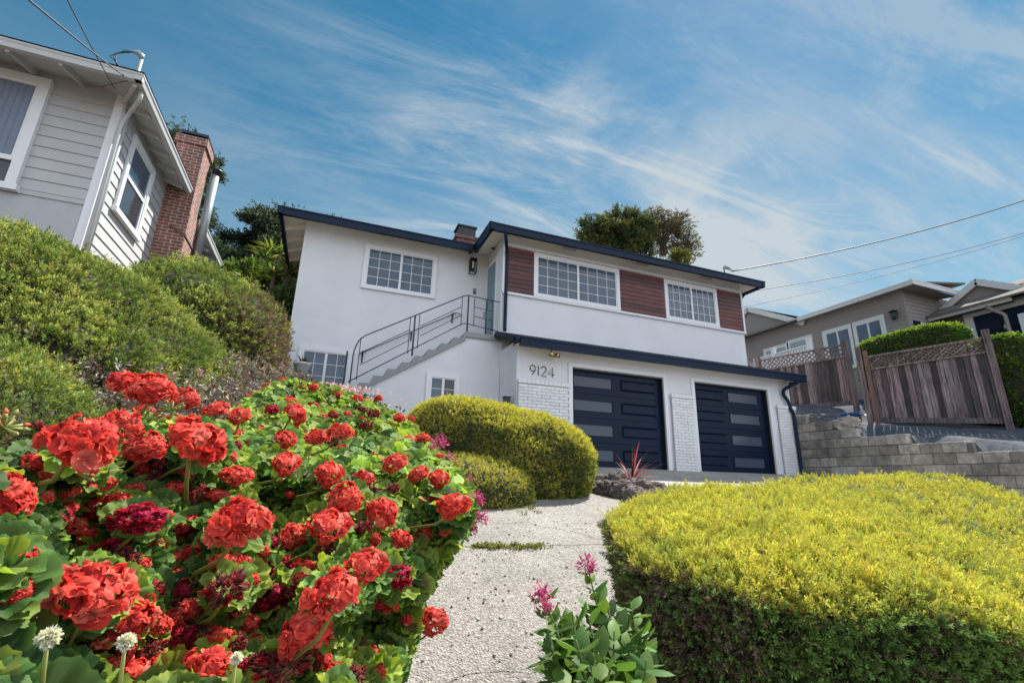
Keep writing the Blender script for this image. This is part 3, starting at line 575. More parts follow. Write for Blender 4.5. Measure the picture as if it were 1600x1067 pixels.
# eaves: sloping deck with rafter tails, fascia and gutter, roof
r = MB(); ez = 5.86
r.prism([(-12.5, 7.88, ez+.08), (-12.5, 9.1, ez+.46), (-12.5, 9.1, ez+.43), (-12.5, 7.88, ez+.05)], (7.9, 0, 0)); r.poly([(-4.6, 7.88, ez+.05), (-3.40, 7.88, ez+.05), (-4.6, 9.1, ez+.43)]); r.build('eave_deck', m_eave, LH)
r = MB(); r.prism([(-3.40, 7.9, ez+.055), (-3.40, 11.22, ez+.055), (-4.6, 11.22, ez+.43), (-4.6, 9.12, ez+.43)], (0, 0, .03)); r.build('eave_deck', m_eave, LH)
for i in range(12): x = -4.35-i*.62; q = MB(); q.bar((x, YF+.1, ez+.27), (x, 7.92, ez+.035), .05, .11); q.build('rafter_tail', m_eave, LH)
for i in range(5): y = 8.75+i*.56; q = MB(); q.bar((XS-.1, y, ez+.16), (-3.42, y, ez+.02), .05, .1); q.build('rafter_tail', m_eave, LH)
q = MB(); q.bar((XS+.0, YF, ez+.12), (-3.42, 7.96, ez+.02), .06, .12); q.build('rafter_tail', m_eave, LH)
g = MB(); gutter(g, (-12.5, 7.93), (-3.30, 7.93), (0, -1), h=.12, d=.11, zt=ez+.13); gutter(g, (-3.40, 7.83), (-3.40, 11.23), (1, 0), h=.12, d=.11, zt=ez+.13); g.build('gutter', m_eave, LH)
r = MB(); zr = ez+.14
r.add([(-12.6, 7.8, zr), (-3.28, 7.8, zr), (-3.28, 11.24, zr), (-12.6, 11.24, zr), (-5.0, 9.52, zr+.55), (-11, 9.52, zr+.55)], [(0, 1, 4, 5), (1, 2, 4), (2, 3, 5, 4), (3, 0, 5)]); r.build('roof', m_roof, LH)
pipe([(-3.38, 8.12, ez-.0), (-3.38, 8.14, ez-.12), (-3.62, 8.5, ez-.2), (-3.70, 8.56, ez-.34), (-3.70, 8.56, 1.8)], .031, 'downspout', m_eave, LH)
pipe([(-3.74, 8.78, ez+.1), (-3.74, 8.78, 3.0)], .024, 'conduit', m_eave, LH)
# rear wing with its own lower eave
w = MB(); w.box(-8, -3.82, 12.6, 17.5, 1.6, 5.75); w.build('rear_wing', m_siding, LH)
g = MB(); gutter(g, (-3.42, 12.55), (-3.42, 15.4), (1, 0), h=.14, d=.1, zt=5.95); g.poly([(-3.42, 12.55, 5.84), (-3.42, 15.4, 5.84), (-4.3, 15.4, 6.1), (-4.3, 12.55, 6.1)]); g.build('rear_eave', m_eave, LH)
for i in range(5): q = MB(); q.bar((-3.84, 12.8+i*.6, 5.86), (-3.44, 12.8+i*.6, 5.77), .05, .1); q.build('rafter_tail', m_eave, LH)
f = MB(); f.box(-3.82, -3.78, 13.0, 13.9, 4.3, 5.5); fo = f.build('window', m_trim, LH)
g = MB(); g.box(-3.785, -3.775, 13.08, 13.82, 4.38, 5.42); g.build('pane', m_glassdk, fo)
g = MB()
for i in range(-6, 9):
    a = 13.08+i*.12; z_ = 4.4
    p0, p1 = max(a, 13.08), min(a+1.0, 13.82)
    if p1 > p0: g.bar((-3.77, p0, z_+(p0-a)), (-3.77, p1, z_+(p1-a)), .02, .01); g.bar((-3.765, p0, 5.4-(p0-a)), (-3.765, p1, 5.4-(p1-a)), .02, .01)
g.build('lattice', m_trim, fo)
# brick chimney with a wider lower part
c = MB(); c.box(-3.86, -3.24, 11.2, 12.0, 1.6, 5.35)
c.add([(-3.86, 11.2, 5.35), (-3.24, 11.2, 5.35), (-3.24, 12.0, 5.35), (-3.86, 12.0, 5.35), (-3.80, 11.22, 5.6), (-3.26, 11.22, 5.6), (-3.26, 11.8, 5.6), (-3.80, 11.8, 5.6)], [(0, 1, 5, 4), (1, 2, 6, 5), (2, 3, 7, 6), (3, 0, 4, 7)])
c.box(-3.80, -3.26, 11.22, 11.8, 5.6, 7.1); c.box(-3.84, -3.22, 11.18, 11.84, 7.1, 7.28)
ch = c.build('chimney', m_brick, LH, uv=True)
c = MB(); c.box(-3.72, -3.30, 11.28, 11.74, 7.28, 7.36); c.box(-3.78, -3.24, 11.22, 11.80, 7.36, 7.42); c.build('chimney_cap', m_black, ch)
c = MB(); c.bar((-3.55, 11.19, 5.05), (-3.23, 11.19, 4.85), .03, .05); c.bar((-3.235, 11.2, 4.87), (-3.235, 11.9, 4.87), .03, .05); c.build('iron_strap', m_brickd, ch, uv=True)
fl = pipe([(-3.14, 11.95, 4.75), (-3.14, 11.95, 6.85)], .09, 'flue_pipe', m_galv, LH, 16)
m = MB(); m.tube([(-3.14, 11.95, 6.85), (-3.14, 11.95, 6.95), (-3.14, 11.95, 6.96), (-3.14, 11.95, 7.0)], [.10, .10, .14, .13], 18); m.build('flue_cap', m_black, fl, smooth=True)
m = MB(); m.tube([(-3.14, 11.95, 4.64), (-3.14, 11.95, 4.76)], [.1, .1], 14); m.build('flue_base', m_brickd, fl, uv=True)
# service mast and cables
MS = thing('service_mast', 'grey steel cable mast with a weatherhead on the grey house roof corner', 'cable mast', loc=(-3.58, 8.3, 5.95))
m = MB(); m.tube([(-3.58, 8.3, 5.95), (-3.58, 8.3, 6.62)], .03, 10); m.build('mast_pole', m_galv, MS, smooth=True)
m = MB(); m.tube([(-3.58, 8.3, 6.62), (-3.59, 8.29, 6.68), (-3.63, 8.26, 6.70), (-3.69, 8.24, 6.68)], [.035, .05, .045, .03], 10); m.build('weatherhead', m_galv, MS, smooth=True)
m = MB()
for k in range(3): m.tube([(-3.68, 8.24, 6.67), (-3.78-.05*k, 8.2, 6.62-.05*k), (-3.88-.03*k, 8.2, 6.5-.03*k), (-3.84, 8.22, 6.32+.02*k), (-3.70, 8.26, 6.22), (-3.6, 8.28, 6.15)], .008, 5)
m.tube([(-3.64, 8.27, 6.12), (-3.5, 8.3, 6.1)], .02, 6); m.tube([(-3.62, 8.28, 6.0), (-3.54, 8.2, 6.25)], .012, 6); m.build('drip_loops', m_wire, MS)
def cable(name, a, b, sag, r, label, grp=None, n=24, mat=None):
    a, b = np.array(a, float), np.array(b, float); pts = [a+(b-a)*t-np.array((0, 0, sag*4*t*(1-t))) for t in np.linspace(0, 1, n)]
    m = MB(); m.tube(pts, r, 6); return tag(m.build(name, mat or m_wire, smooth=True), label, 'cable', grp)
A = np.array((-3.64, 8.26, 6.14)); cable('service_cable', A, A+(aY(60, -2, 4.5)-A)*2.2, .08, .010, 'thick twisted service cable running up from the mast on the grey house', 'overhead cables')
cable('service_cable', aY(180, 140, 8.2), aY(95, -20, 5.0), .02, .007, 'thinner black cable crossing below the mast corner of the grey house gutter', 'overhead cables')
B = np.array((12.4, 12.6, 7.6)); B = aY(1143, 424, 10.6)
cable('service_cable', B, aY(1640, 300, 7.0), .25, .018, 'thick upper cable from the right end of the white house roof', 'overhead cables', 40)
cable('service_cable', aY(1166, 456, 10.4), aY(1640, 352, 7.5), .22, .010, 'middle thin cable right of the white house, starting below the roof corner', 'overhead cables', 40)
cable('service_cable', aY(1150, 482, 14), aY(1640, 356, 9.5), .22, .010, 'lowest thin cable passing behind the white house wall', 'overhead cables', 40)
m = MB(); a = aY(1131, 419, 10.9); b = aY(1144, 423, 10.6); base = np.array((a[0], a[1], 6.0)); m.tube([base, a+np.array((0, 0, .04))], .02, 6); m.tube([a, b], .012, 6)
for k in range(4): m.tube([a+np.array((.05*k, 0, .02)), a+np.array((.06*k+.02, -.03, .10-.02*k)), a+np.array((.07*k+.05, -.04, -.02))], .012, 5)
tag(m.build('cable_bracket', m_wire), 'black cable bracket with insulators on the far end of the white house roof', 'cable bracket')

# ------------------------------------------------------------------ right side: block wall
m_block = M('concrete_block', (.37, .345, .31), .95, .3, 9, .9, 40, attr=True, stain=.9, stain_col=(.05, .05, .052), stain_scale=1.1)
m = MB(); bl, bh = .405, .2175; XB = 11.6; z = -1.35; row = 0
def wall_top(y):
    for a, t in ((8.75, 1.86), (8.27, 1.64), (7.72, 1.425), (6.66, 1.21), (5.55, .99)):
        if y > a: return t
    return .775
tops = -1.35
k_rows = int(round((1.86+1.3)/bh))
for r in range(-6, 15):
    z = .12+(r-3)*bh
    yy = -2.0-(bl/2 if r % 2 else 0)
    while yy < 10.4:
        a, b = yy+.004, yy+bl-.004
        if z+bh*.6 < wall_top((a+b)/2) and z > -2.2 and a < 10.3:
            c = random.uniform(.6, 1.25); j = random.uniform(-.009, .009)
            m.bevbox(XB+j, XB+.19, a, b, z+.005, z+bh-.005, .01, col=(c, c, c*random.uniform(.94, 1.03)))
        yy += bl
m.box(XB+.02, XB+.12, -2, 10.3, -2.2, .75, col=(.5, .5, .5)); m.box(XB+.02, XB+.12, 5.6, 10.3, .75, .95, col=(.5, .5, .5)); m.box(XB+.02, XB+.12, 7.8, 10.3, .95, 1.35, col=(.5, .5, .5))
tag(m.build('block_wall', m_block), 'stepped retaining wall of weathered grey concrete blocks right of the garage', 'retaining wall')

# wooden fences
m_wood = M('weathered_wood', (.125, .10, .10), .85, .75, 5, .6, 25, attr=True, stretch=(6, 6, .35), stain=.75, stain_col=(.018, .015, .018), stain_scale=2.0)
m_woodr = M('rusty_brown_wood', (.13, .08, .065), .85, .3, 5, .4, 25, attr=True, stretch=(4, 4, .7))
def fence(name, label, a, b, za, zb, zka, zkb, lattice=.32, nb=None, dens=.11, posts=(), seed=0, kick=True, kickz=.12):
    """a->b in plan; (za,zb) top heights, (zka,zkb) bottom heights at both ends"""
    rnd = random.Random(seed); a, b = np.array(a, float), np.array(b, float); d = b-a; Ln = np.linalg.norm(d); u = d/Ln; nn = np.array((u[1], -u[0]))
    if nn @ (-a) < 0: nn = -nn
    F_ = thing(name, label, 'fence', loc=(a[0], a[1], zka))
    P = lambda s, z, o=0.: (a[0]+u[0]*s+nn[0]*o, a[1]+u[1]*s+nn[1]*o, z)
    zt = lambda s: za+(zb-za)*s/Ln; zk = lambda s: zka+(zkb-zka)*s/Ln
    n = nb or int(Ln/.135); w_ = Ln/n; m = MB()
    for i in range(n):
        s0, s1 = i*w_+.003, (i+1)*w_-.003-rnd.random()*.006; o = rnd.uniform(-.006, .008); c = rnd.choice((.35, .6, .8, 1.1, 1.5, 1.9, .5)); g_ = rnd.uniform(.9, 1.1)
        m.obox(P(s0, zk(s0)+.02, o), np.array(P(s1, zk(s1)+.02, o))-P(s0, zk(s0)+.02, o), (-nn[0]*.018, -nn[1]*.018, 0), np.array((0, 0, zt(s0)-lattice-zk(s0)-.03)), col=(c, c*g_*.97, c*g_))
    m.build('boards', m_wood, F_)
    if kick: m = MB(); m.bar(P(0, zk(0)+kickz/2, .02), P(Ln, zk(Ln)+kickz/2, .02), .03, kickz, col=(.9, .9, 1)); m.build('kickboard', m_wood, F_)
    for o, hh, dz in ((.015, .055, -.03), (.02, .045, -lattice)):
        m = MB(); m.bar(P(0, zt(0)+dz, o), P(Ln, zt(Ln)+dz, o), .045, hh, col=(1.5, 1.4, 1.35)); m.build('rail', m_wood, F_)
    m = MB(); Hh = lattice-.07
    for sgn, o in ((1, .004), (-1, -.008)):
        s = -Hh*1.5
        while s < Ln:
            s0, s1 = s, s+Hh*1.35; q0, q1 = max(0, s0), min(Ln, s1)
            if q1-q0 > .04:
                f0, f1 = (q0-s0)/(s1-s0), (q1-s0)/(s1-s0)
                if sgn < 0: f0, f1 = 1-f0, 1-f1
                c = rnd.uniform(.8, 1.7); m.bar(P(q0, zt(q0)-lattice+.01+f0*Hh, o), P(q1, zt(q1)-lattice+.01+f1*Hh, o), .008, .034, up=(0, 0, 1), col=(c, c*.95, c*.93))
            s += dens
    m.build('lattice', m_wood, F_)
    for s, z0, z1, w2, mt in posts:
        m = MB(); x, y, _ = P(s, 0, .05); m.obox(np.array(P(s-w2/2, z0, .08)), np.array((u[0]*w2, u[1]*w2, 0)), np.array((-nn[0]*w2, -nn[1]*w2, 0)), np.array((0, 0, z1-z0)), col=(1.2, 1.1, 1.1)); m.build('post', mt, F_)
    return F_
fence('lattice_fence', 'near weathered board fence with lattice top, tilted above the block wall', (12.88, 8.02), (14.02, 6.02), 3.36, 3.50, 1.66, 1.50, .36, 19, .12,
      posts=((.0, 1.5, 3.5, .1, m_woodr), (-.14, 1.6, 3.62, .12, m_wood), (2.3, 1.28, 3.66, .13, m_wood)), seed=3)
fence('lattice_fence', 'middle board fence with lattice top beside the garage corner', (12.8, 8.40), (12.85, 11.25), 3.80, 3.98, 2.14, 2.3, .36, 24, .17,
      posts=((.0, 1.7, 3.84, .1, m_wood), (2.9, 1.9, 4.1, .12, m_wood)), seed=5)
fence('lattice_fence', 'farthest short lattice fence seen just past the white house wall', (12.85, 11.5), (12.85, 14.5), 4.15, 4.3, 2.3, 2.5, .4, 20, .10, seed=8)
# white picket fence of the neighbour
PF = thing('picket_fence', 'white picket railing behind the farthest lattice fence', 'picket fence', loc=(14.9, 12, 3))
for y in (11.0, 12.4, 13.8, 15.2): m = MB(); m.box(14.84, 14.96, y-.06, y+.06, 2.6, 4.86); m.box(14.82, 14.98, y-.08, y+.08, 4.86, 4.92); m.build('post', m_trim, PF)
m = MB(); m.box(14.86, 14.94, 11.06, 15.1, 4.66, 4.71); m.box(14.86, 14.94, 11.06, 15.1, 3.6, 3.66)
for i in range(38): m.box(14.88, 14.92, 11.1+i*.105, 11.15+i*.105, 3.66, 4.66)
m.build('pickets', m_trim, PF)
# ------------------------------------------------------------------ taupe house on the right
m_taupe = M('taupe_siding', (.25, .225, .215), .75, .05, 3, .05, 50)
m_shing = M('brown_shingles', (.13, .115, .105), .95, .35, 14, .8, 30, attr=True)
m_tw = M('pale_trim', (.58, .60, .60), .6, .04, 3)
RH = thing('taupe_house', 'taupe clapboard bungalow at the right edge with pale trim and shingled gables', 'house', loc=(18, 10, 2.5))
def lap_y(m, X, y0, y1, z0, z1, h=.13):     # boards on a wall facing -X
    z = z0
    while z < z1: m.prism([(X-.002, y0, z), (X-.018, y0, z), (X-.004, y0, z+h)], (0, y1-y0, 0)); z += h
def lap_x(m, Y, x0, x1, z0, z1, h=.13):     # boards on a wall facing -Y
    z = z0
    while z < z1: m.prism([(x0, Y-.002, z), (x0, Y-.018, z), (x0, Y-.004, z+h)], (x1-x0, 0, 0)); z += h
w = MB(); w.box(17, 26, 9.12, 20, 1.2, 6.35); w.box(18.6, 26, 6.35, 9.3, 1.2, 5.6); w.box(18.2, 26, 2, 6.352, 1.2, 5.9); w.build('wall', m_taupe, RH)
w = MB(); lap_y(w, 17, 9.14, 20, 2.6, 6.3); lap_x(w, 9.12, 17.02, 18.6, 2.6, 6.2); lap_y(w, 18.6, 6.37, 9.1, 2.6, 5.4); lap_x(w, 6.35, 18.22, 18.6, 2.6, 5.4); lap_y(w, 18.2, 2, 6.3, 2.0, 5.9); w.build('siding', m_taupe, RH)
w = MB(); w.box(16.98, 17.06, 9.08, 9.16, 2, 6.3); w.build('corner_board', m_taupe, RH)
def win_y(X, y0, y1, z0, z1, panes=2, t=.16, glass=None):
    f = MB(); f.box(X-.05, X-.019, y0, y1, z1-t, z1); f.box(X-.07, X-.019, y0, y1, z0, z0+t*.8); f.box(X-.05, X-.019, y0, y0+t, z0+t*.8, z1-t); f.box(X-.05, X-.019, y1-t, y1, z0+t*.8, z1-t)
    W_ = (y1-y0-2*t)/panes
    for k in range(1, panes): f.box(X-.045, X-.019, y0+t+k*W_-.03, y0+t+k*W_+.03, z0+t*.8, z1-t)
    fo = f.build('window', m_tw, RH)
    for k in range(panes): g = MB(); g.box(X-.03, X-.022, y0+t+k*W_+.02, y0+t+(k+1)*W_-.02, z0+t*.7, z1-t+.01); g.build('pane', glass or m_glass, fo)
    return fo
m_shade = M('window_shades', (.30, .33, .36), .5, .05, 3)
win_y(17, 9.75, 10.85, 4.1, 5.70, 2); win_y(17, 10.70+.12, 11.95, 4.1, 5.70, 2)
win_y(17, 12.35, 13.45, 4.2, 5.72, 1, .14, m_shade); win_y(17, 13.4, 14.6, 4.2, 5.66, 1, .14, m_shade)
f = MB(); f.box(17.55, 18.05, 9.06, 9.1, 4.3, 5.28); fo = f.build('window', m_tw, RH)
g = MB(); g.box(17.6, 18.0, 9.05, 9.06, 4.35, 5.2); g.build('pane', m_glass, fo)
for a, b in ((17.25, 17.52), (18.08, 18.35)):
    g = MB(); g.box(a, b, 9.05, 9.10, 4.25, 5.3); [g.box(a+.03, b-.03, 9.04, 9.05, 4.3+i*.07, 4.34+i*.07) for i in range(14)]; g.build('shutter', m_navy2, RH)
d = MB(); d.box(18.53, 18.58, 6.75, 8.15, 2.9, 5.32)
for y in (6.9, 7.55):
    for z in (3.2, 4.05, 4.75): d.bevbox(18.51, 18.56, y, y+.45, z, z+(.65 if z < 4.5 else .4), .01)
do = d.build('front_door', m_navy2, RH)
f = MB(); f.box(18.5, 18.58, 8.15, 8.38, 2.9, 5.5); f.box(18.5, 18.58, 6.5, 6.75, 2.9, 5.5); f.box(18.5, 18.58, 6.75, 8.15, 5.32, 5.5); f.build('door_frame', m_tw, do)
k = MB(); k.tube([(18.52, 7.45, 4.8), (18.49, 7.45, 4.84), (18.49, 7.45, 4.72)], .03, 8); k.build('door_knocker', m_galv, do)
# eaves and roofs
def slab(m, a, b, c, d, t=.06, **k): m.prism([a, b, c, d], (0, 0, t), **k)
r = MB(); slab(r, (16.55, 9.0-.45, 6.28), (16.55, 20, 6.28), (19.5, 20, 6.75), (19.5, 8.55, 6.75)); r.build('roof', m_shing, RH)
g = MB(); gutter(g, (16.62, 8.5), (16.62, 12.55), (-1, 0), h=.14, d=.1, zt=6.38); gutter(g, (16.55, 8.6), (19.2, 8.6), (0, -1), h=.16, d=.08, zt=6.42); g.build('gutter', m_tw, RH)
g = MB(); g.poly([(16.62, 8.6, 6.25), (16.62, 20, 6.25), (17.02, 20, 6.32), (17.02, 9.12, 6.32)]); g.poly([(16.62, 8.6, 6.25), (17.02, 9.12, 6.32), (19, 9.12, 6.32), (19, 8.6, 6.25)]); g.build('soffit', m_taupe, RH)
def gable(X, yc, hw, zp, ze, depth, back, shing=True, over=.12, wall=True):      # gable facing -X
    r = MB(); n = 9
    for sg in (-1, 1):
        for i in range(n):
            t0, t1 = i/n, (i+1)/n; c = random.uniform(.85, 1.15)
            p0, p1 = (yc+sg*hw*t0, zp-(zp-ze)*t0), (yc+sg*hw*t1, zp-(zp-ze)*t1)
            q = [(X-over, p0[0], p0[1]+.0), (X-over, p1[0], p1[1]+.03), (X+depth, p1[0], p1[1]+.03), (X+depth, p0[0], p0[1]+.0)]
            r.add(q, [(0, 1, 2, 3)], col=(c, c, c))
    ro = r.build('roof', m_shing, RH)
    b = MB()
    for sg in (-1, 1): b.bar((X-over-.01, yc, zp-.1), (X-over-.01, yc+sg*hw, ze-.1), .05, .2)
    b.build('barge_board', m_tw, RH)
    if wall: g = MB(); g.prism([(X, yc-hw*.92, ze), (X, yc+hw*.92, ze), (X, yc, zp-.12)], (depth, 0, 0)); g.build('gable_wall', m_taupe, RH)
pk = aX(1171, 483, 17); gable(17, 15.08, 2.55, 7.72, 6.3, 3, 0)
p1 = aX(1527, 437, 18.9); gable(18.9, p1[1], 1.9, p1[2], p1[2]-1.15, 6, 0)
r = MB()
n = 10; lo0, lo1 = aX(1448, 500, 18.1), aX(1573, 467, 18.1); 
for i in range(n):
    t0, t1 = i/n, (i+1)/n; c = random.uniform(.85, 1.2); x0, x1 = 18.1+1.5*t0, 18.1+1.5*t1; z0_, z1_ = lo0[2]+.85*t0, lo0[2]+.85*t1
    r.add([(x0, lo0[1], z0_+.03), (x0, lo1[1]-.15, z0_+.03), (x1, lo1[1]-.15, z1_), (x1, lo0[1], z1_)], [(0, 1, 2, 3)], col=(c, c, c))
r.box(18.15, 18.6, lo1[1], lo0[1], lo0[2]-.02, lo0[2]+.0); r.build('porch_roof', m_shing, RH)
g = MB(); gutter(g, (18.15, lo1[1]-.1), (18.15, lo0[1]), (-1, 0), h=.12, d=.1, zt=lo0[2]+.05); g.build('porch_gutter', m_tw, RH)
# front gable at the picture's right edge, facing the street (-Y)
a0 = aX(1574, 468, 18.1); yb = 5.6; b = MB(); b.bar((18.0, yb, a0[2]-.05), (20.6, yb, a0[2]+1.15), .06, .22, up=(0, 0, 1)); b.bar((20.6, yb, a0[2]+1.15), (23.2, yb, a0[2]-.05), .06, .22); b.build('barge_board', m_tw, RH)
g = MB(); g.prism([(18.25, 5.7, 5.5), (22.9, 5.7, 5.5), (20.6, 5.7, a0[2]+1.0)], (0, 3, 0)); g.build('gable_wall', m_taupe, RH)
r = MB(); r.prism([(17.95, 5.5, a0[2]+.08), (20.6, 5.5, a0[2]+1.3), (23.25, 5.5, a0[2]+.08), (23.25, 5.5, a0[2]+.02), (20.6, 5.5, a0[2]+1.24), (17.95, 5.5, a0[2]+.02)], (0, 5, 0)); r.build('roof', m_shing, RH)
c0 = aX(1572, 495, 18.15); win_y(18.2, 4.2, c0[1]-.25, 3.4, c0[2]+.0, 2, .14, m_frost)
pipe([(18.1, c0[1]+.35, lo0[2]-.05), (18.12, c0[1]+.25, lo0[2]-.2), (18.17, c0[1]+.02, lo0[2]-.4), (18.15, c0[1]+.0, 2.2)], .05, 'downspout', m_taupe, RH)
def sconce(p, label):
    p = np.array(p); t = thing('wall_sconce', label, 'wall light', 'lanterns on the taupe house', loc=tuple(p))
    m = MB(); m.tube([p+np.array((.2, 0, .1)), p+np.array((.1, 0, .14)), p+np.array((0, 0, .12))], .02, 6); m.tube([p+np.array((0, 0, .16)), p+np.array((0, 0, .1)), p+np.array((0, 0, .08))], [.01, .12, .13], 8)
    for k in range(6): a = k*math.pi/3; m.tube([p+np.array((.11*math.cos(a), .11*math.sin(a), .08)), p+np.array((.07*math.cos(a), .07*math.sin(a), -.14))], .011, 5)
    m.tube([p+np.array((0, 0, -.14)), p+np.array((0, 0, -.17)), p+np.array((0, 0, -.2))], [.08, .07, .02], 8); m.build('lantern_cage', m_black, t)
    m = MB(); m.tube([p+np.array((0, 0, .06)), p+np.array((0, 0, -.12))], .05, 8); m.build('lantern_glass', m_frost, t, smooth=True)
sconce(aX(1396, 491, 16.85), 'black coach lantern on the left side wall of the taupe house'); sconce(aX(1467, 504, 18.35), 'black coach lantern in the shaded corner left of the taupe house door')
# ------------------------------------------------------------------ leaf and flower templates
def T_(V, F, w): return np.array(V, float), np.array(F, int), np.array(w, float)
def spray(nb=9, ln=1.0, seed=0, bl=.45, bw=.15, spread=.7):
    """feathery conifer sprig: thin pointed quads along a bent stem"""
    r = np.random.default_rng(seed); V, F, w = [], [], []
    for i in range(nb):
        t = i/nb*.75; a = i*2.4+r.random()*.6; base = np.array((.06*math.sin(3*t), .04*t, t*ln)); e = spread*(1-.5*t)+r.random()*.25 if i < nb-1 else .05
        d = np.array((math.cos(a)*math.sin(e), math.sin(a)*math.sin(e), math.cos(e))); L = bl*(1-.35*t)*(.8+.4*r.random()); s = np.cross(d, r.normal(size=3)); s /= np.linalg.norm(s)
        k = len(V); V += [base, base+d*L*.5+s*bw/2, base+d*L, base+d*L*.5-s*bw/2]; F.append((k, k+1, k+2, k+3)); w += [t, min(1, t+.3), min(1, t+.5), min(1, t+.3)]
    return T_(V, F, w)
SPR = [spray(9, 1, k) for k in range(4)]
SPRD = [spray(11, 1, k+20, .42, .12, .75) for k in range(5)]
def oval(n=4, wid=.5, fold=.15, curl=.2):
    V, F, w = [], [], []
    for i in range(n+1):
        t = i/n; h = wid/2*math.sin(math.pi*min(1, t*.93+.05))**.8*(1 if i < n else .05); z = curl*t*t
        V += [(-h, fold*h*1.5-z*0, t), (0, 0-.0, t), (h, fold*h*1.5, t)]; w += [.8, .3, .8]
    V = [(a, b+curl*c*c*.6, c) for a, b, c in V]
    for i in range(n):
        for j in (0, 1): k = i*3+j; F.append((k, k+1, k+4, k+3))
    return T_(V, F, w)
OV = [oval(4, .5, .3, .25), oval(4, .42, .5, -.2), oval(4, .55, .2, .5)]
QL = [T_([(0, 0, 0), (.22, .03, .5), (0, 0, 1), (-.22, .03, .5)], [(0, 1, 2, 3)], [0, .6, 1, .6]), T_([(0, 0, 0), (.17, -.06, .5), (0, .1, 1), (-.17, -.06, .45)], [(0, 1, 2, 3)], [0, .6, 1, .6])]
def gleaf(seed, n=42, R3=(.3, .62, .88, 1.)):
    """rounded scalloped leaf, pleated, petiole notch; lies in XY with +Z as its face normal; pale veins"""
    r = np.random.default_rng(seed); V = [(0, -.15, 0)]; w = [.9]; ph = r.random()*6; nl = len(R3)-1
    for ri, q in enumerate(R3):
        for k in range(n):
            th = 2*math.pi*k/n; a = th-math.pi/2; notch = 1-.75*math.exp(-((k if k < n/2 else n-k)/(n*.045))**2)
            lob = 1+.06*math.cos(7*th)*q**2+(.03*(-1)**k if ri == nl else 0)
            rr = .5*q*lob*(notch if q > .3 else 1-.2*(1-notch)); z = .32*rr*rr-.05*math.cos(7*th)*q+.05*math.sin(2*a+ph)*q*q+.012*r.normal()*(q > .7)
            vein = max(0, math.cos(7*th))**6*(1-q*.5); V.append((rr*math.cos(a), rr*math.sin(a)-.15*(1-q), z)); w.append(min(1.3, (.62 if q < .4 else .28 if q < .7 else .6 if q < .95 else 1.0)+.55*vein))
    F = [(0, 1+k, 1+(k+1) % n, 1+(k+2) % n) for k in range(0, n-1, 2)]
    if n % 2: F.append((0, n, n, 1))
    for ri in range(nl):
        for k in range(n): a, b = 1+ri*n+k, 1+ri*n+(k+1) % n; F.append((a, a+n, b+n, b))
    return T_(V, F, w)
GL = [gleaf(k) for k in range(4)]; GLF = [gleaf(k, 14, (.55, 1.)) for k in range(4)]
m_leaf = leafmat('foliage', .32); m_ger = leafmat('pelargonium_leaves', .45, .6, .2); m_petal = leafmat('flower_petals', .38, .6, .15, (1.1, .9, .9)); m_conif = leafmat('conifer_foliage', .3, .65, .15, (1.2, 1.15, .5)); m_dry = M('dry_twigs', (.16, .115, .085), .9, .3, 8, attr=True)
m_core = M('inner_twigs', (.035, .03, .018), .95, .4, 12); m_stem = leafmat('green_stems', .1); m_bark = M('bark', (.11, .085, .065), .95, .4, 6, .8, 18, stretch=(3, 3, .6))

# ------------------------------------------------------------------ clipped hedges and junipers
def blob(c, r, seed=0, amp=.12, ex=2., nu=64, nv=34, freq=1.2, rot=0., zmin=-.9):
    """superellipsoid with noise: returns V, quads"""
    V = []; ca, sa = math.cos(rot), math.sin(rot)
    for j in range(nv+1):
        ph = -math.pi/2+math.pi*j/nv
        for i in range(nu):
            th = 2*math.pi*i/nu; cp, sp = math.cos(ph), math.sin(ph); f = lambda v: math.copysign(abs(v)**(2/ex), v)
            d = Vector((f(cp)*f(math.cos(th)), f(cp)*f(math.sin(th)), max(f(sp), zmin)))
            q = 1+amp*noise.noise(d*freq+Vector((seed*7.1, seed, 0)))+amp*.5*noise.noise(d*freq*2.7+Vector((seed, 3, 1)))
            x, y, z = d.x*r[0]*q, d.y*r[1]*q, d.z*r[2]*q; V.append((c[0]+x*ca-y*sa, c[1]+x*sa+y*ca, c[2]+z))
    F = [(j*nu+i, j*nu+(i+1) % nu, (j+1)*nu+(i+1) % nu, (j+1)*nu+i) for j in range(nv) for i in range(nu)]
    return np.array(V), np.array(F)
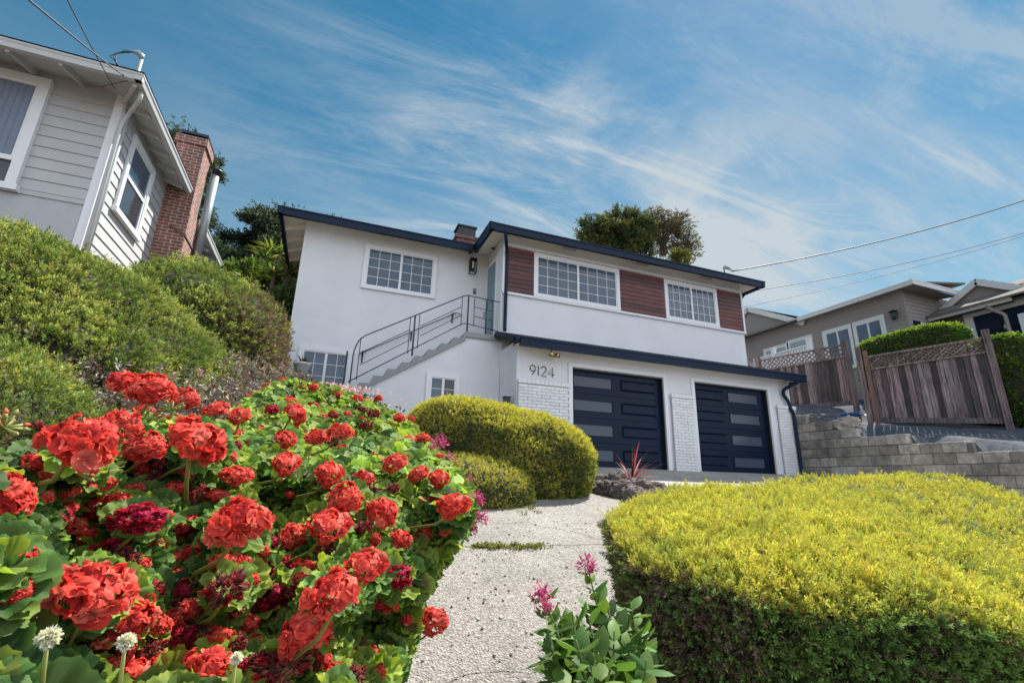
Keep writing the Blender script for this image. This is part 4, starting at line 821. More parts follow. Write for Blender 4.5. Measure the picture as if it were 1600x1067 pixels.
def bush(name, label, cat, V, F, n, size, cols, tips, group=None, tm=None, up=.35, rnd=.5, topgold=None, lumps=.5, shell=.06, mat=None, dead=None, core=.97, above=-9, gap=0.):
    """one clipped or loose bush: dark twiggy core plus thousands of sprigs over its surface"""
    c = V.mean(0); t = thing(name, label, cat, group, loc=(c[0], c[1], V[:, 2].min()))
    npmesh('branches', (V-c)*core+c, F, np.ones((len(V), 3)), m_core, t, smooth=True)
    T = mesh_tris(V, F)
    def wt(ce, N_):
        dist = np.linalg.norm(ce, axis=1); vis = -(ce*N_).sum(1)/dist
        return np.where(vis > -.25, 1., .3)/np.maximum(dist/dist.min(), 1)**1.1*(ce[:, 2] > above)
    P, N_ = sample(V, T, n, wt)
    L = np.array([noise.noise(Vector(p*2.2))+.6*noise.noise(Vector(p*6.)) for p in P]); L2 = np.array([noise.noise(Vector(p*14.)) for p in P])
    if gap: k = (L2 > -gap) | (rng.random(n) < .25); P, N_, L, L2 = P[k], N_[k], L[k], L2[k]; n = len(P)
    S = size*(.7+.6*rng.random(n))*(1+.3*lumps*L); P = P+N_*(L2*shell*.6+rng.normal(size=n)*shell*.3-size*.5)[:, None]
    D = nrm(N_+np.array((0, 0, up))+rng.normal(size=(n, 3))*rnd)
    C0 = jit(cols[0], n, .25); C1 = jit(cols[1], n, .25)
    if topgold is not None:          # tips turn yellower the more the surface faces up, green on the sides
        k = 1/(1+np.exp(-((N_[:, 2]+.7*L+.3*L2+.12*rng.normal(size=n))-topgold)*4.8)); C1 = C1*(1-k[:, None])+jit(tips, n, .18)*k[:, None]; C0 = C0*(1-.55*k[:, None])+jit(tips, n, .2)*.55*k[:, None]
    else:
        k = np.clip(.5+L*1.3+rng.normal(size=n)*.25, 0, 1)[:, None]; C1 = C1*(1-k)+jit(tips, n, .2)*k
    if dead is not None:
        dd = dead(P, N_, L); mk = rng.random(n) < dd; C0[mk] = jit((.10, .07, .05), mk.sum(), .3); C1[mk] = jit((.20, .15, .115), mk.sum(), .3)
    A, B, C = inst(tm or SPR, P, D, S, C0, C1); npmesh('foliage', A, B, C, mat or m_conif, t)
    return t
# near golden hedge at the lower right: outline of its clipped top, from picture rays at known depths
OUT = [(945, 800, 2.75), (1000, 778, 3.15), (1060, 773, 3.4), (1160, 763, 3.6), (1260, 752, 3.65), (1350, 746, 3.6), (1440, 745, 3.45), (1500, 752, 3.2), (1560, 765, 2.95), (1600, 777, 2.7), (1680, 800, 2.3), (1720, 900, 1.7), (1690, 1000, 1.1),
       (1600, 985, 1.0), (1450, 955, 1.12), (1330, 935, 1.27), (1200, 925, 1.4), (1090, 905, 1.55), (1000, 868, 1.85), (955, 828, 2.3)]
def ringres(P, n):
    P = np.array(P); Q = np.vstack([P, P[:1]]); s = np.r_[0, np.cumsum(np.linalg.norm(np.diff(Q, axis=0), axis=1))]; u = np.linspace(0, s[-1], n, endpoint=False)
    R = np.stack([np.interp(u, s, Q[:, k]) for k in range(3)], 1)
    for _ in range(3): R = (np.roll(R, 1, 0)+2*R+np.roll(R, -1, 0))/4
    return R
def slab_hedge(top, nring, n=110, undercut=.12, depth=.85, bulge=.06, seed=0):
    R = ringres(top, n); c = R.mean(0); rings = []
    for f, dz in ((1, -1.), (.9, -.75), (.6, -.5), (.3, -.25), (.0, -.08)):
        q = R.copy(); d = nrm((q-c)*np.array((1, 1, 0))); q = q-d*undercut*f; q[:, 2] = q[:, 2]+dz*depth; rings.append(q)
    for f in (.0, .035, .09, .16, .25, .36, .48, .6, .72, .84, .94):
        q = R+(c-R)*f; q[:, 2] = R[:, 2]*(1-f)+c[2]*f; q[:, 2] += bulge*(1-math.exp(-f*9))-.035*(f == 0); rings.append(q)
    V = np.concatenate(rings)
    for i, p in enumerate(V):
        v = noise.noise(Vector(p*1.6+seed))*.07+noise.noise(Vector(p*5+seed))*.028
        V[i] = p+np.array((v*.6, v*.4, v))
    F = [(j*n+i, j*n+(i+1) % n, (j+1)*n+(i+1) % n, (j+1)*n+i) for j in range(len(rings)-1) for i in range(n)]
    return V, np.array(F)
V, F = slab_hedge([aY(x, y, Y) for x, y, Y in OUT], 0, depth=.8)
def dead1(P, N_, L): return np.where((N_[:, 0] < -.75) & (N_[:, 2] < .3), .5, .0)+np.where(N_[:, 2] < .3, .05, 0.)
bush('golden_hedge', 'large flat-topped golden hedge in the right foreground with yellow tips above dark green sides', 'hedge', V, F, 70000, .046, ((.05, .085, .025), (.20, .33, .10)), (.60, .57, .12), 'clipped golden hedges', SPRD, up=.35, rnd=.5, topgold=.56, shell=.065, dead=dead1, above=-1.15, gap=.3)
_h = bpy.data.objects['golden_hedge']; P, N_ = sample(V, mesh_tris(V, F), 420, lambda c, n_: (n_[:, 2] > .5)*1.)
A, B, C = inst([spray(22, 1, k+60, .2, .035, .5) for k in range(3)], P, nrm(N_+np.array((0, 0, .4))+rng.normal(size=(420, 3))*.55), .06+.07*rng.random(420)**2, jit((.12, .17, .03), 420, .2), jit((.62, .60, .14), 420, .15)); npmesh('stray_shoots', A, B, C, m_conif, _h)
# rounded golden bush by the garage, with a lower lobe at its front
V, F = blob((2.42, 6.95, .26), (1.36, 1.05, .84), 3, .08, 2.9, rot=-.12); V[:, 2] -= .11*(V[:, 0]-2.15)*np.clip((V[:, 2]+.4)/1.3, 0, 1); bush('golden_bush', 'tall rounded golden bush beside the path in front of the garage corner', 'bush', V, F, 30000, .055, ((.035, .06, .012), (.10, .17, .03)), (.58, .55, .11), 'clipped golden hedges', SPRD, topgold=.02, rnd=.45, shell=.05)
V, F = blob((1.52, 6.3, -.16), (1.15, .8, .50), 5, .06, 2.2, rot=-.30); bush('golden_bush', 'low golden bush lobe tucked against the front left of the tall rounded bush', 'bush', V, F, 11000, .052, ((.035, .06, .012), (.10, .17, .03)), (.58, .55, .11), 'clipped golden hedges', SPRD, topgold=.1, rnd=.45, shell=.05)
# junipers on the bank
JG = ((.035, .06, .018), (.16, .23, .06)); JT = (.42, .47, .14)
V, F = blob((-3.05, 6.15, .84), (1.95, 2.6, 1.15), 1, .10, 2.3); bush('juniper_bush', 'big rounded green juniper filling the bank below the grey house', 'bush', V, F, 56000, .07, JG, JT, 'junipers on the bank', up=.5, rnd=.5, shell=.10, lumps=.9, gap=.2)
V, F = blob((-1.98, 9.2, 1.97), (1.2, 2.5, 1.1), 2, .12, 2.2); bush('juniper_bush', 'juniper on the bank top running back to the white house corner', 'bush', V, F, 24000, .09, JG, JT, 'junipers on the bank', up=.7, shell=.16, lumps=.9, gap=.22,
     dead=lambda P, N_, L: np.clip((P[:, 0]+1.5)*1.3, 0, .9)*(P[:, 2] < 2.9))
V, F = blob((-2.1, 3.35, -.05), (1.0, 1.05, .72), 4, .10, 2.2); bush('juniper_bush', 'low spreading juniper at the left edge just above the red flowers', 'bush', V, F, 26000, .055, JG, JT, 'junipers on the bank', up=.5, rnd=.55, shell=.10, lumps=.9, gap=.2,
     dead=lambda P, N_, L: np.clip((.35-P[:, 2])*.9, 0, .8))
# dead twigs and litter between junipers and flower bed
n = 9000; x = rng.uniform(-2.0, .2, n); y = rng.uniform(3.6, 9.0, n); k = (x > -2.3+.12*(y-3)) & (x < -.55+.12*(y-3.5)); x, y = x[k], y[k]; n = len(x)
P = np.stack([x, y, np.array([G(a, b) for a, b in zip(x, y)])+rng.random(n)**2*.35], 1); D = nrm(rng.normal(size=(n, 3))+np.array((.2, -.2, .4)))
A, B, C = inst(SPR, P, D, .07+.08*rng.random(n), jit((.10, .08, .065), n, .4), jit((.30, .25, .20), n, .4)); tag(npmesh('dead_twigs', A, B, C, leafmat('dead_twig_fibres', .1)), 'grey brown dead juniper twigs and litter on the bank', 'dead twigs', kind='stuff')
# neighbour's box hedge behind the tilted fence
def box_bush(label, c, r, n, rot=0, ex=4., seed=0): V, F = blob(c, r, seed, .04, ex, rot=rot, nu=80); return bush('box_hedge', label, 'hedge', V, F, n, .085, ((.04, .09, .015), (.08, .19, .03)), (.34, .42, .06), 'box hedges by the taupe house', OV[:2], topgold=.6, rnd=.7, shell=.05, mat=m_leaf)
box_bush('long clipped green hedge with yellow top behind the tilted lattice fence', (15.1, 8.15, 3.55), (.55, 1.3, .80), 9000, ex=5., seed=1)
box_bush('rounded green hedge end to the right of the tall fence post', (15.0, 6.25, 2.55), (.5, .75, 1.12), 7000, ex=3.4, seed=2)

# ------------------------------------------------------------------ trees
def tree(name, label, cat, base, H_, lobes, nleaf, size, cols, tips, trunk_r=.3, group='trees behind the houses', tm=None, limbs=16, up=.2, seed=0, spread=1.):
    t = thing(name, label, cat, group, loc=tuple(base)); rnd = random.Random(seed); base = np.array(base, float)
    m = MB(); top = np.array(lobes[0][0])*.5+np.array(lobes[-1][0])*.5
    m.tube([base, base+(top-base)*.35+np.array((.2, 0, 0)), base+(top-base)*.65, top], [trunk_r, trunk_r*.75, trunk_r*.5, trunk_r*.2], 8)
    for c, r in lobes:
        c = np.array(c)
        for k in range(limbs):
            d = np.array([rnd.gauss(0, 1), rnd.gauss(0, 1), abs(rnd.gauss(0, .8))]); d /= np.linalg.norm(d); e = c+d*np.array(r)*.85; s = c+np.array((rnd.gauss(0, .15), rnd.gauss(0, .15), -r[2]*1.1))
            m.tube([s, (s+c)/2+np.array((0, 0, -.1*r[2])), c*.5+e*.5, e], [trunk_r*.28, trunk_r*.2, trunk_r*.12, trunk_r*.05], 5)
    m.build('trunk', m_bark, t)
    Ps, Ds = [], []
    tot = sum(r[0]*r[2] for _, r in lobes)
    for li, (c, r) in enumerate(lobes):
        k = int(nleaf*r[0]*r[2]/tot); u = nrm(rng.normal(size=(k, 3))); rad = rng.random(k)**.4
        nz = np.array([noise.noise(Vector(q*2.3+li*5.3+seed)) for q in u]); p = u*(rad*(1+.38*nz))[:, None]*np.array(r)+np.array(c)
        keep = np.array([noise.noise(Vector(q*2.6/max(r))*spread) for q in p]) > -.04; p = p[keep]; Ps.append(p); Ds.append(nrm(u[keep]+np.array((0, 0, up))+rng.normal(size=(len(p), 3))*.6))
    P, D = np.concatenate(Ps), np.concatenate(Ds); n = len(P); S = size*(.6+.8*rng.random(n))
    k = np.clip(.5+np.array([noise.noise(Vector(p*.9)) for p in P])*1.6, 0, 1)[:, None]
    C1 = jit(cols[1], n, .3)*(1-k)+jit(tips, n, .25)*k
    A, B, C = inst(tm or SPR, P, D, S, jit(cols[0], n, .3), C1); npmesh('crown', A, B, C, m_leaf, t); return t
q = lambda x, y, Y=30.: aY(x, y, Y)
g0 = q(985, 470); tree('cypress_tree', 'dense dark green round-topped tree showing above the roof, left of the bare one', 'tree', (g0[0]-1.2, 30, 8), 10, [(q(958, 376), (2.3, 2, 1.55)), (q(930, 362), (1.5, 1.5, 1.1)), (q(973, 350), (1.5, 1.5, 1.2)), (q(985, 385), (1.7, 1.4, 1.5)), (q(1002, 362), (1.2, 1.2, 1.2)), (q(925, 388), (1.2, 1.2, .9))],
     15000, .42, ((.025, .035, .02), (.05, .075, .035)), (.17, .17, .05), .3, seed=1)
tree('cypress_tree', 'brownish half-bare tree showing above the roof with many visible grey branches', 'tree', (g0[0]+3.2, 31, 8), 10, [(q(1034, 368, 31), (2.5, 2, 1.7)), (q(1022, 345, 31), (1.4, 1.4, 1.0)), (q(1058, 350, 31), (1.4, 1.4, 1.1)), (q(1072, 385, 31), (1.4, 1.3, 1.3))],
     7000, .30, ((.05, .042, .03), (.09, .075, .05)), (.15, .13, .06), .28, limbs=34, seed=2)
p = q(1062, 405, 26); tree('shrub_tree', 'small yellow-green treetop poking above the roof below the bare tree', 'tree', (p[0], 26, 8), 5, [(p, (.75, .7, .75))], 2200, .22, ((.05, .07, .015), (.12, .13, .03)), (.22, .19, .04), .1, seed=4, limbs=5)
q2 = lambda x, y, Y=21.: aY(x, y, Y)
# cedar with long horizontal sprays
def cedar(label, tip, Y, tiers, seed, n=5000, lean=0, size=.28):
    rnd = random.Random(seed); b = aY(*tip, Y); t = thing('cedar_tree', label, 'tree', 'trees behind the houses', loc=(b[0], b[1], 3)); m = MB(); m.tube([(b[0], Y, 2.8), (b[0], Y, b[2]*.6), tuple(b)], [.28, .2, .03], 8)
    Ps, Ds = [], []
    for (px, py, dx, dy) in tiers:
        s = aY(px, py, Y+rnd.uniform(-.5, .5)); e = aY(px+dx, py+dy, Y+rnd.uniform(-2, 1.5)); m.tube([s, (s+e)/2+np.array((0, 0, .12)), e], [.07, .045, .012], 5)
        L = np.linalg.norm(e-s); k = int(n*L/60)+180; u = rng.random(k)**.8; lat = rng.normal(size=(k, 3))*np.array((.22, .45, .09))*(1.1-u[:, None]*.75); pp = s+(e-s)*u[:, None]+np.array((0, 0, .12))*(4*u*(1-u))[:, None]+lat; Ps.append(pp)
        Ds.append(nrm((e-s)/L+lat*2+rng.normal(size=(k, 3))*.4))
    m.build('trunk', m_bark, t); P, D = np.concatenate(Ps), np.concatenate(Ds); n_ = len(P)
    A, B, C = inst(SPR, P, D, size*(.6+.6*rng.random(n_)), jit((.02, .03, .022), n_, .3), jit((.055, .08, .05), n_, .4)); npmesh('crown', A, B, C, m_leaf, t)
ti = []
rr = random.Random(5)
for k in range(40): y = 345+rr.random()*95; sg = -1 if rr.random() < .75 else 1; ti.append((440+rr.uniform(-20, 22), y, sg*rr.uniform(30, 78)*(1 if y > 350 else .6), rr.uniform(-22, 4)))
cedar('dark spreading cedar behind the left corner of the white house', (445, 318), 20, ti, 1)
ti = []
for k in range(22): y = 215+rr.random()*170; ti.append((300+rr.uniform(-10, 8), y, rr.choice((-1, 1))*rr.uniform(18, 46), rr.uniform(-8, 16)))
cedar('dark conifer standing behind the brick chimney of the grey house', (288, 205), 19, ti, 2, size=.24)
p = q2(350, 405, 24); tree('distant_tree', 'small dark tree far between the grey house eave and the cedar', 'tree', (p[0], 24, 4), 5, [(p, (1.0, 1, .8)), (q2(372, 412, 24), (.9, .9, .7))], 3500, .2, ((.02, .035, .02), (.04, .06, .035)), (.07, .09, .04), .12, seed=7, limbs=5)
p = q2(375, 452, 15); tree('leafy_shrub', 'bright leafy green shrub behind the bank junipers, left of the spiky palms', 'shrub', (p[0], 15, 3), 3, [(p, (1.0, .9, .75)), (q2(400, 445, 15), (.7, .7, .7)), (q2(352, 440, 15), (.5, .5, .35))], 9000, .15, ((.03, .06, .015), (.06, .13, .03)), (.16, .24, .05), .08, tm=OV[:2], seed=9, limbs=5)
p = q2(444, 476, 12.6); tree('leafy_shrub', 'dark leafy shrub squeezed between the bank juniper and the white house corner', 'shrub', (p[0], 12.6, 2.2), 2, [(p, (.45, .5, .55)), (q2(436, 500, 12.6), (.5, .5, .5))], 3500, .12, ((.03, .05, .015), (.05, .10, .025)), (.11, .17, .04), .06, tm=OV[:2], seed=19, limbs=5)
# spiky cabbage palms
def blades(c, n, ln, wid, cols, hemi=-.5, seed=0, droop=.35, seg=4):
    r = np.random.default_rng(seed); V, F, C = [], [], []
    for i in range(n):
        d = r.normal(size=3); d[2] = abs(d[2]) if r.random() > .35 else d[2]*.6; d /= np.linalg.norm(d)
        if d[2] < hemi: d[2] = -d[2]
        L = ln*(.7+.5*r.random()); s = nrm(np.cross(d, np.array((0, 0, 1.))+r.normal(size=3)*.2)); k = len(V); cc = jit(cols[int(r.integers(len(cols)))], 1, .25)[0]
        for j in range(seg+1):
            t = j/seg; w = wid*(.5+1.2*t if t < .3 else (1-t)*1.2+.02); p = np.array(c)+d*L*t-np.array((0, 0, 1))*droop*L*t*t
            V += [p-s*w/2, p+s*w/2]; C += [cc*(.8+.4*t)]*2
        F += [(k+2*j, k+2*j+1, k+2*j+3, k+2*j+2) for j in range(seg)]
    return np.array(V), np.array(F), np.array(C)
def palm(label, heads, Y, seed, ln=.75):
    p0 = aY(*heads[0], Y); t = thing('cabbage_palm', label, 'palm', 'spiky palms behind the white house corner', loc=(p0[0], Y, 2.6)); m = MB()
    for k, h in enumerate(heads):
        p = aY(*h, Y+.25*(k % 3)); m.tube([(p0[0]+.1*k, Y, 2.4), ((p0[0]+p[0])/2, Y, (p[2]+2.6)/2), tuple(p)], [.1, .08, .06], 7)
        A, B, C = blades(p, 75, ln, .055, [(.07, .12, .03), (.16, .19, .04), (.28, .26, .05), (.05, .085, .03)], seed=seed+k); npmesh('leaf_rosette', A, B, C, m_leaf, t)
    m.build('trunk', m_bark, t)
palm('taller cabbage palm with spiky green and yellow heads behind the juniper', [(413, 405), (438, 400), (450, 415), (398, 425), (424, 395)], 15.5, 30)
palm('lower cabbage palm with bluish spiky heads right above the juniper by the house wall', [(428, 430), (448, 455), (405, 448), (452, 430)], 14.0, 60, .65)
# plant in the white pot
A, B, C = blades(POTC, 60, .3, .03, [(.05, .09, .05), (.2, .05, .08), (.08, .12, .05)], seed=3); tag(npmesh('potted_plant', A, B, C, m_leaf), 'small leafy plant growing in the white pot by the lower window', 'potted plant')
# ------------------------------------------------------------------ red pelargonium bed
def flower_head(seed, cols, nfl=19, npet=8, wither=0.):
    r = np.random.default_rng(seed); V, F, C = [], [], []
    for i in range(nfl):
        ph = math.acos(1-1.45*(i+.5)/nfl); th = i*2.39996+r.random()*.3; d = np.array((math.sin(ph)*math.cos(th), math.sin(ph)*math.sin(th), math.cos(ph)*.8)); c = d*.68*(1+.13*r.normal()); d = nrm(d+r.normal(size=3)*.28); fs = .8+.4*r.random()
        u = nrm(np.cross(d, r.normal(size=3))); v = np.cross(d, u); cc = cols[int(r.integers(len(cols)))]; k0 = r.random()*6
        for p in range(npet):
            ly = p >= npet*.62; a = k0+p*2*math.pi/(npet*.62 if not ly else npet*.38)+ly*.5; o = u*math.cos(a)+v*math.sin(a); s = np.cross(d, o); L = (.30 if not ly else .20)*(1-.35*wither)*(.85+.3*r.random()); wd = .31*(1-.4*wither)*(.85+.3*r.random()); el = (.25 if not ly else .85)+r.random()*.35
            k = len(V); L *= fs; wd *= fs; col = np.array(cc)*(.68+.5*r.random())
            ph_ = r.random()*6; am = .05+.05*r.random()
            for j, t in enumerate((0., .42, .82, 1.)):
                for q in (-1, -.33, .33, 1):
                    w = wd*(.3, 1.1, 1.25, .8)[j]; z = am*math.sin(q*3+ph_)*t+.03*math.cos(q*5+ph_*2)*t-.10*t*t+(.05*r.normal()*t+.12*r.normal())*wither
                    pt = c+o*(L*t*(1-.10*q*q*t))*math.cos(el)+d*(L*t*math.sin(el)+z)+s*w*q*.5; V.append(pt); C.append(np.clip(col*(.55+.62*t), 0, 1))
            for j in range(3):
                for q in range(3): a_ = k+j*4+q; F.append((a_, a_+1, a_+5, a_+4))
    # green calyces and buds below
    for i in range(14):
        a = i*2.4; b = np.array((math.cos(a)*.3, math.sin(a)*.3, -.15-.2*r.random())); d = nrm(b+np.array((0, 0, -.1))); s = nrm(np.cross(d, r.normal(size=3))); e = np.cross(d, s); k = len(V); L = .28; w = .07
        V += [b*.3, b+s*w, b+e*w, b-s*w, b-e*w, b+d*L]; C += [np.array((.12, .17, .04))]*3+[np.array((.17, .2, .05))]*3
        F += [(k, k+1, k+2, k), (k, k+3, k+4, k), (k+1, k+5, k+2, k+1), (k+3, k+5, k+4, k+3)]
    F = [f if f[3] != f[0] else f for f in F]
    return np.array(V), F, np.array(C)
RED = [(.80, .10, .07), (.74, .08, .055), (.82, .17, .12), (.66, .05, .04)]; MAG = [(.42, .014, .06), (.48, .02, .05), (.30, .01, .03), (.50, .03, .05)]; WIT = [(.16, .03, .035), (.26, .04, .04), (.12, .05, .04), (.3, .12, .08), (.45, .02, .03)]
HM = {}
def head_mesh(kind, v):
    if (kind, v) in HM: return HM[kind, v]
    V, F, C = flower_head(v*3+{'r': 0, 'd': 50, 'w': 90}[kind], {'r': RED, 'd': MAG, 'w': WIT}[kind], 30, 7 if kind != 'w' else 6, {'r': 0, 'd': .35, 'w': 1.}[kind])
    F = [f[:3] if f[3] == f[0] else f for f in F]
    me = bpy.data.meshes.new('flower_head'); me.from_pydata([tuple(p) for p in V], [], F); ca = me.color_attributes.new('Col', 'FLOAT_COLOR', 'POINT'); a = np.ones((len(V), 4), np.float32); a[:, :3] = C; ca.data.foreach_set('color', a.ravel())
    me.polygons.foreach_set('use_smooth', [True]*len(me.polygons)); me.materials.append(m_petal); HM[kind, v] = me; return me
HEADS = [(190, 596, 45, 'r'), (238, 610, 62, 'r'), (292, 624, 36, 'r'), (126, 698, 92, 'r'), (190, 665, 60, 'r'), (8, 780, 72, 'r'), (228, 700, 55, 'r'), (311, 691, 85, 'r'), (337, 641, 42, 'r'), (375, 650, 38, 'r'), (266, 669, 40, 'r'), (461, 648, 45, 'r'), (447, 686, 38, 'r'), (447, 724, 54, 'r'), (371, 743, 50, 'r'),
 (154, 802, 54, 'd'), (216, 812, 66, 'd'), (309, 774, 40, 'w'), (295, 826, 52, 'd'), (373, 819, 88, 'r'), (109, 857, 52, 'r'), (148, 925, 96, 'r'), (192, 968, 76, 'r'), (119, 1015, 70, 'r'), (354, 921, 62, 'w'), (418, 935, 60, 'd'), (316, 1052, 76, 'r'),
 (531, 676, 42, 'r'), (495, 684, 36, 'r'), (514, 741, 56, 'r'), (540, 781, 60, 'r'), (514, 821, 64, 'r'), (597, 802, 58, 'r'), (618, 724, 48, 'r'), (655, 741, 40, 'r'), (685, 748, 42, 'r'), (708, 790, 58, 'r'), (633, 788, 38, 'r'), (566, 750, 42, 'r'), (688, 855, 40, 'r'), (572, 884, 76, 'r'), (619, 900, 56, 'd'), (519, 930, 100, 'r'), (581, 978, 44, 'r'), (678, 971, 46, 'r'), (635, 1002, 34, 'd'), (478, 990, 82, 'r'), (440, 1042, 66, 'w'),
 (642, 655, 16, 'r'), (632, 669, 15, 'r'), (607, 674, 20, 'r'), (580, 683, 17, 'r'), (592, 623, 16, 'r'), (542, 648, 20, 'r'), (559, 623, 19, 'r'), (528, 617, 18, 'r'), (490, 605, 19, 'r'), (509, 609, 15, 'r'), (443, 596, 17, 'r'), (600, 660, 19, 'r'), (653, 704, 22, 'r'), (620, 690, 20, 'r'), (470, 612, 17, 'r'), (418, 603, 14, 'r'), (404, 676, 28, 'r'), (661, 793, 30, 'w'), (684, 814, 22, 'd'), (580, 770, 34, 'w'), (650, 862, 22, 'r'), (520, 648, 22, 'd'), (560, 700, 26, 'r'), (487, 634, 20, 'r'), (455, 628, 22, 'r'), (425, 640, 26, 'd'), (410, 700, 30, 'r'), (480, 712, 24, 'w'), (395, 622, 18, 'r'), (545, 718, 26, 'd'), (600, 742, 26, 'w'), (250, 772, 22, 'w'), (60, 668, 20, 'w'), (655, 668, 12, 'w'), (583, 718, 30, 'r'), (640, 756, 34, 'r'), (470, 756, 30, 'w'), (430, 770, 24, 'w'), (555, 655, 17, 'r'), (506, 628, 16, 'r'), (535, 632, 14, 'r'), (470, 676, 26, 'r'), (668, 722, 24, 'd'), (560, 850, 34, 'd'), (225, 640, 24, 'r'), (455, 1000, 40, 'w'), (290, 1030, 30, 'w'), (75, 1025, 26, 'w'), (520, 690, 24, 'w'), (345, 700, 24, 'w'), (165, 668, 36, 'r'), (205, 716, 36, 'd'), (268, 700, 46, 'd'), (150, 680, 50, 'r')]
_ex = np.array([(a, b, c) for a, b, c, _ in HEADS], float); _n = 0
while _n < 80:
    a, b = random.uniform(385, 715), random.uniform(612, 850); dm = 15+(b-600)*.13+random.uniform(-3, 5)
    if b < 600+abs(a-500)*.35+8 or a > 640+(b-650)*.75 or np.min(np.hypot(_ex[:, 0]-a, _ex[:, 1]-b)-_ex[:, 2]*.42) < dm*.42: dm = 0; _n += .02; continue
    HEADS.append((a, b, dm, random.choice('rrrdw'))); _ex = np.vstack([_ex, (a, b, dm)]); _n += 1
def pt(px, py, d): v = ray(px, py); return v/np.linalg.norm(v)*d
def hdepth(dm): return min(FPX*.098/dm*1.02, 5.6)
H3 = []; CT = []
for x, y, dm, k in HEADS:
    r3 = {'w': .8}.get(k, 1.); d = hdepth(dm/r3)
    d = min(max(d, .62), 5.6); H3.append((pt(x, y, d*.95), dm/FPX*d*.95*.5*.90, k))
    if dm > 34 or y < 660: CT.append((x, y, math.log(d)))
CT += [(-60, 1100, math.log(.62)), (0, 900, math.log(.66)), (60, 1100, math.log(.66)), (300, 1120, math.log(.75)), (520, 1100, math.log(.95)), (610, 1080, math.log(1.15)), (660, 930, math.log(1.5)), (-60, 700, math.log(.85)), (40, 690, math.log(1.2)), (730, 760, math.log(2.0)), (735, 830, math.log(1.7)), (690, 690, math.log(3.2)), (350, 610, math.log(2.8)), (650, 640, math.log(5.)), (560, 610, math.log(5.2)), (440, 590, math.log(4.8))]
CT = np.array(CT)
def dfield(px, py):
    d2 = (px[:, None]-CT[None, :, 0])**2+(py[:, None]-CT[None, :, 1])**2; w = 1/(d2+900)**1.6; return np.exp((w*CT[None, :, 2]).sum(1)/w.sum(1))
POLY = np.array([(-90, 745), (0, 730), (60, 700), (110, 700), (165, 672), (215, 655), (300, 662), (345, 665), (395, 620), (430, 600), (455, 592), (520, 605), (560, 622), (620, 648), (650, 665), (665, 690), (700, 722), (728, 758), (738, 800), (722, 835), (700, 868), (672, 905), (655, 935), (650, 985), (625, 1030), (612, 1075), (590, 1140), (-90, 1140)], float)
def inside(px, py, Pg=POLY):
    r = np.zeros(len(px), bool); j = len(Pg)-1
    for i in range(len(Pg)):
        a, b = Pg[i], Pg[j]; c = ((a[1] > py) != (b[1] > py)) & (px < (b[0]-a[0])*(py-a[1])/(b[1]-a[1]+1e-9)+a[0]); r ^= c; j = i
    return r
PLANTS = [  # picture position of each plant's middle, and what singles it out
 (40, 960, 'red pelargonium at the lower left corner with very large dark green scalloped leaves'), (60, 740, 'red pelargonium at the left edge with one flower head cut by the frame'),
 (150, 950, 'red pelargonium with two big coral heads near the white seed heads at lower left'), (190, 640, 'tall red pelargonium whose highest flower heads stand against the left junipers'),
 (200, 820, 'pelargonium with a pair of dark magenta fading heads in the left foreground'), (330, 670, 'red pelargonium with a wide flat coral head just in front of the big juniper'),
 (350, 830, 'red pelargonium with one broad coral head in the middle of the left foreground'), (350, 1020, 'red pelargonium at the bottom edge with half-withered brown heads'),
 (480, 700, 'red pelargonium with several medium heads halfway up the flower bed'), (530, 780, 'red pelargonium with stacked bright heads in the centre of the bed'),
 (500, 960, 'red pelargonium carrying the largest coral head near the bottom centre'), (600, 900, 'red pelargonium beside the path with deep red shaded heads'),
 (660, 770, 'red pelargonium at the right edge of the bed beside the pink valerian'), (450, 620, 'far red pelargonium at the top of the bed below the white plant pot'),
 (560, 640, 'far red pelargonium in front of the small basement window'), (655, 975, 'low red pelargonium stem leaning over the path edge with one round head')]
PC = np.array([(a, b) for a, b, _ in PLANTS], float)
PT = []
for (a, b, lab) in PLANTS:
    c = pt(a, b, float(dfield(np.array([a]), np.array([b]))[0])); PT.append(thing('pelargonium', lab, 'flowering plant', 'red pelargoniums in the bed', loc=(c[0], c[1]+.15, G(c[0], c[1]))))
def owner(px, py): return np.argmin((px[:, None]-PC[None, :, 0])**2+(py[:, None]-PC[None, :, 1])**2, axis=1)
# leaves
N0 = 150000; px = rng.uniform(-90, 740, N0); py = rng.uniform(585, 1140, N0); k = inside(px, py); px, py = px[k], py[k]; d = dfield(px, py)
w = d**1.75; w = w/w.sum(); idx = rng.choice(len(px), 15500, replace=False, p=w); px, py, d = px[idx], py[idx], d[idx]; n = len(px)
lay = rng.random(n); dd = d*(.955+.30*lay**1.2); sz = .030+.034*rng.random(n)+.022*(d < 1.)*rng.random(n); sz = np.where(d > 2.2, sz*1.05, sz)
RY = np.array([ray(a, b) for a, b in zip(px, py)]); P = RY/np.linalg.norm(RY, axis=1, keepdims=True)*dd[:, None]
tocam = -nrm(P); D = nrm(tocam*.55+np.array((.15, .05, .85))+rng.normal(size=(n, 3))*.42)
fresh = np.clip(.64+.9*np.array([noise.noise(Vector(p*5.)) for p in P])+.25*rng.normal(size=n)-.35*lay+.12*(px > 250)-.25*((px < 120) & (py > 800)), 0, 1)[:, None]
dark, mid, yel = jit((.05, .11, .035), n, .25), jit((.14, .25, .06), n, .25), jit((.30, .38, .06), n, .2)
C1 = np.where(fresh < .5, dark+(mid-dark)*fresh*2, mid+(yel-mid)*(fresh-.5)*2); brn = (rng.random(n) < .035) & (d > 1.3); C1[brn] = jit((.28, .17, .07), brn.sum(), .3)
ow = owner(px, py); upv = np.cross(D, rng.normal(size=(n, 3)))
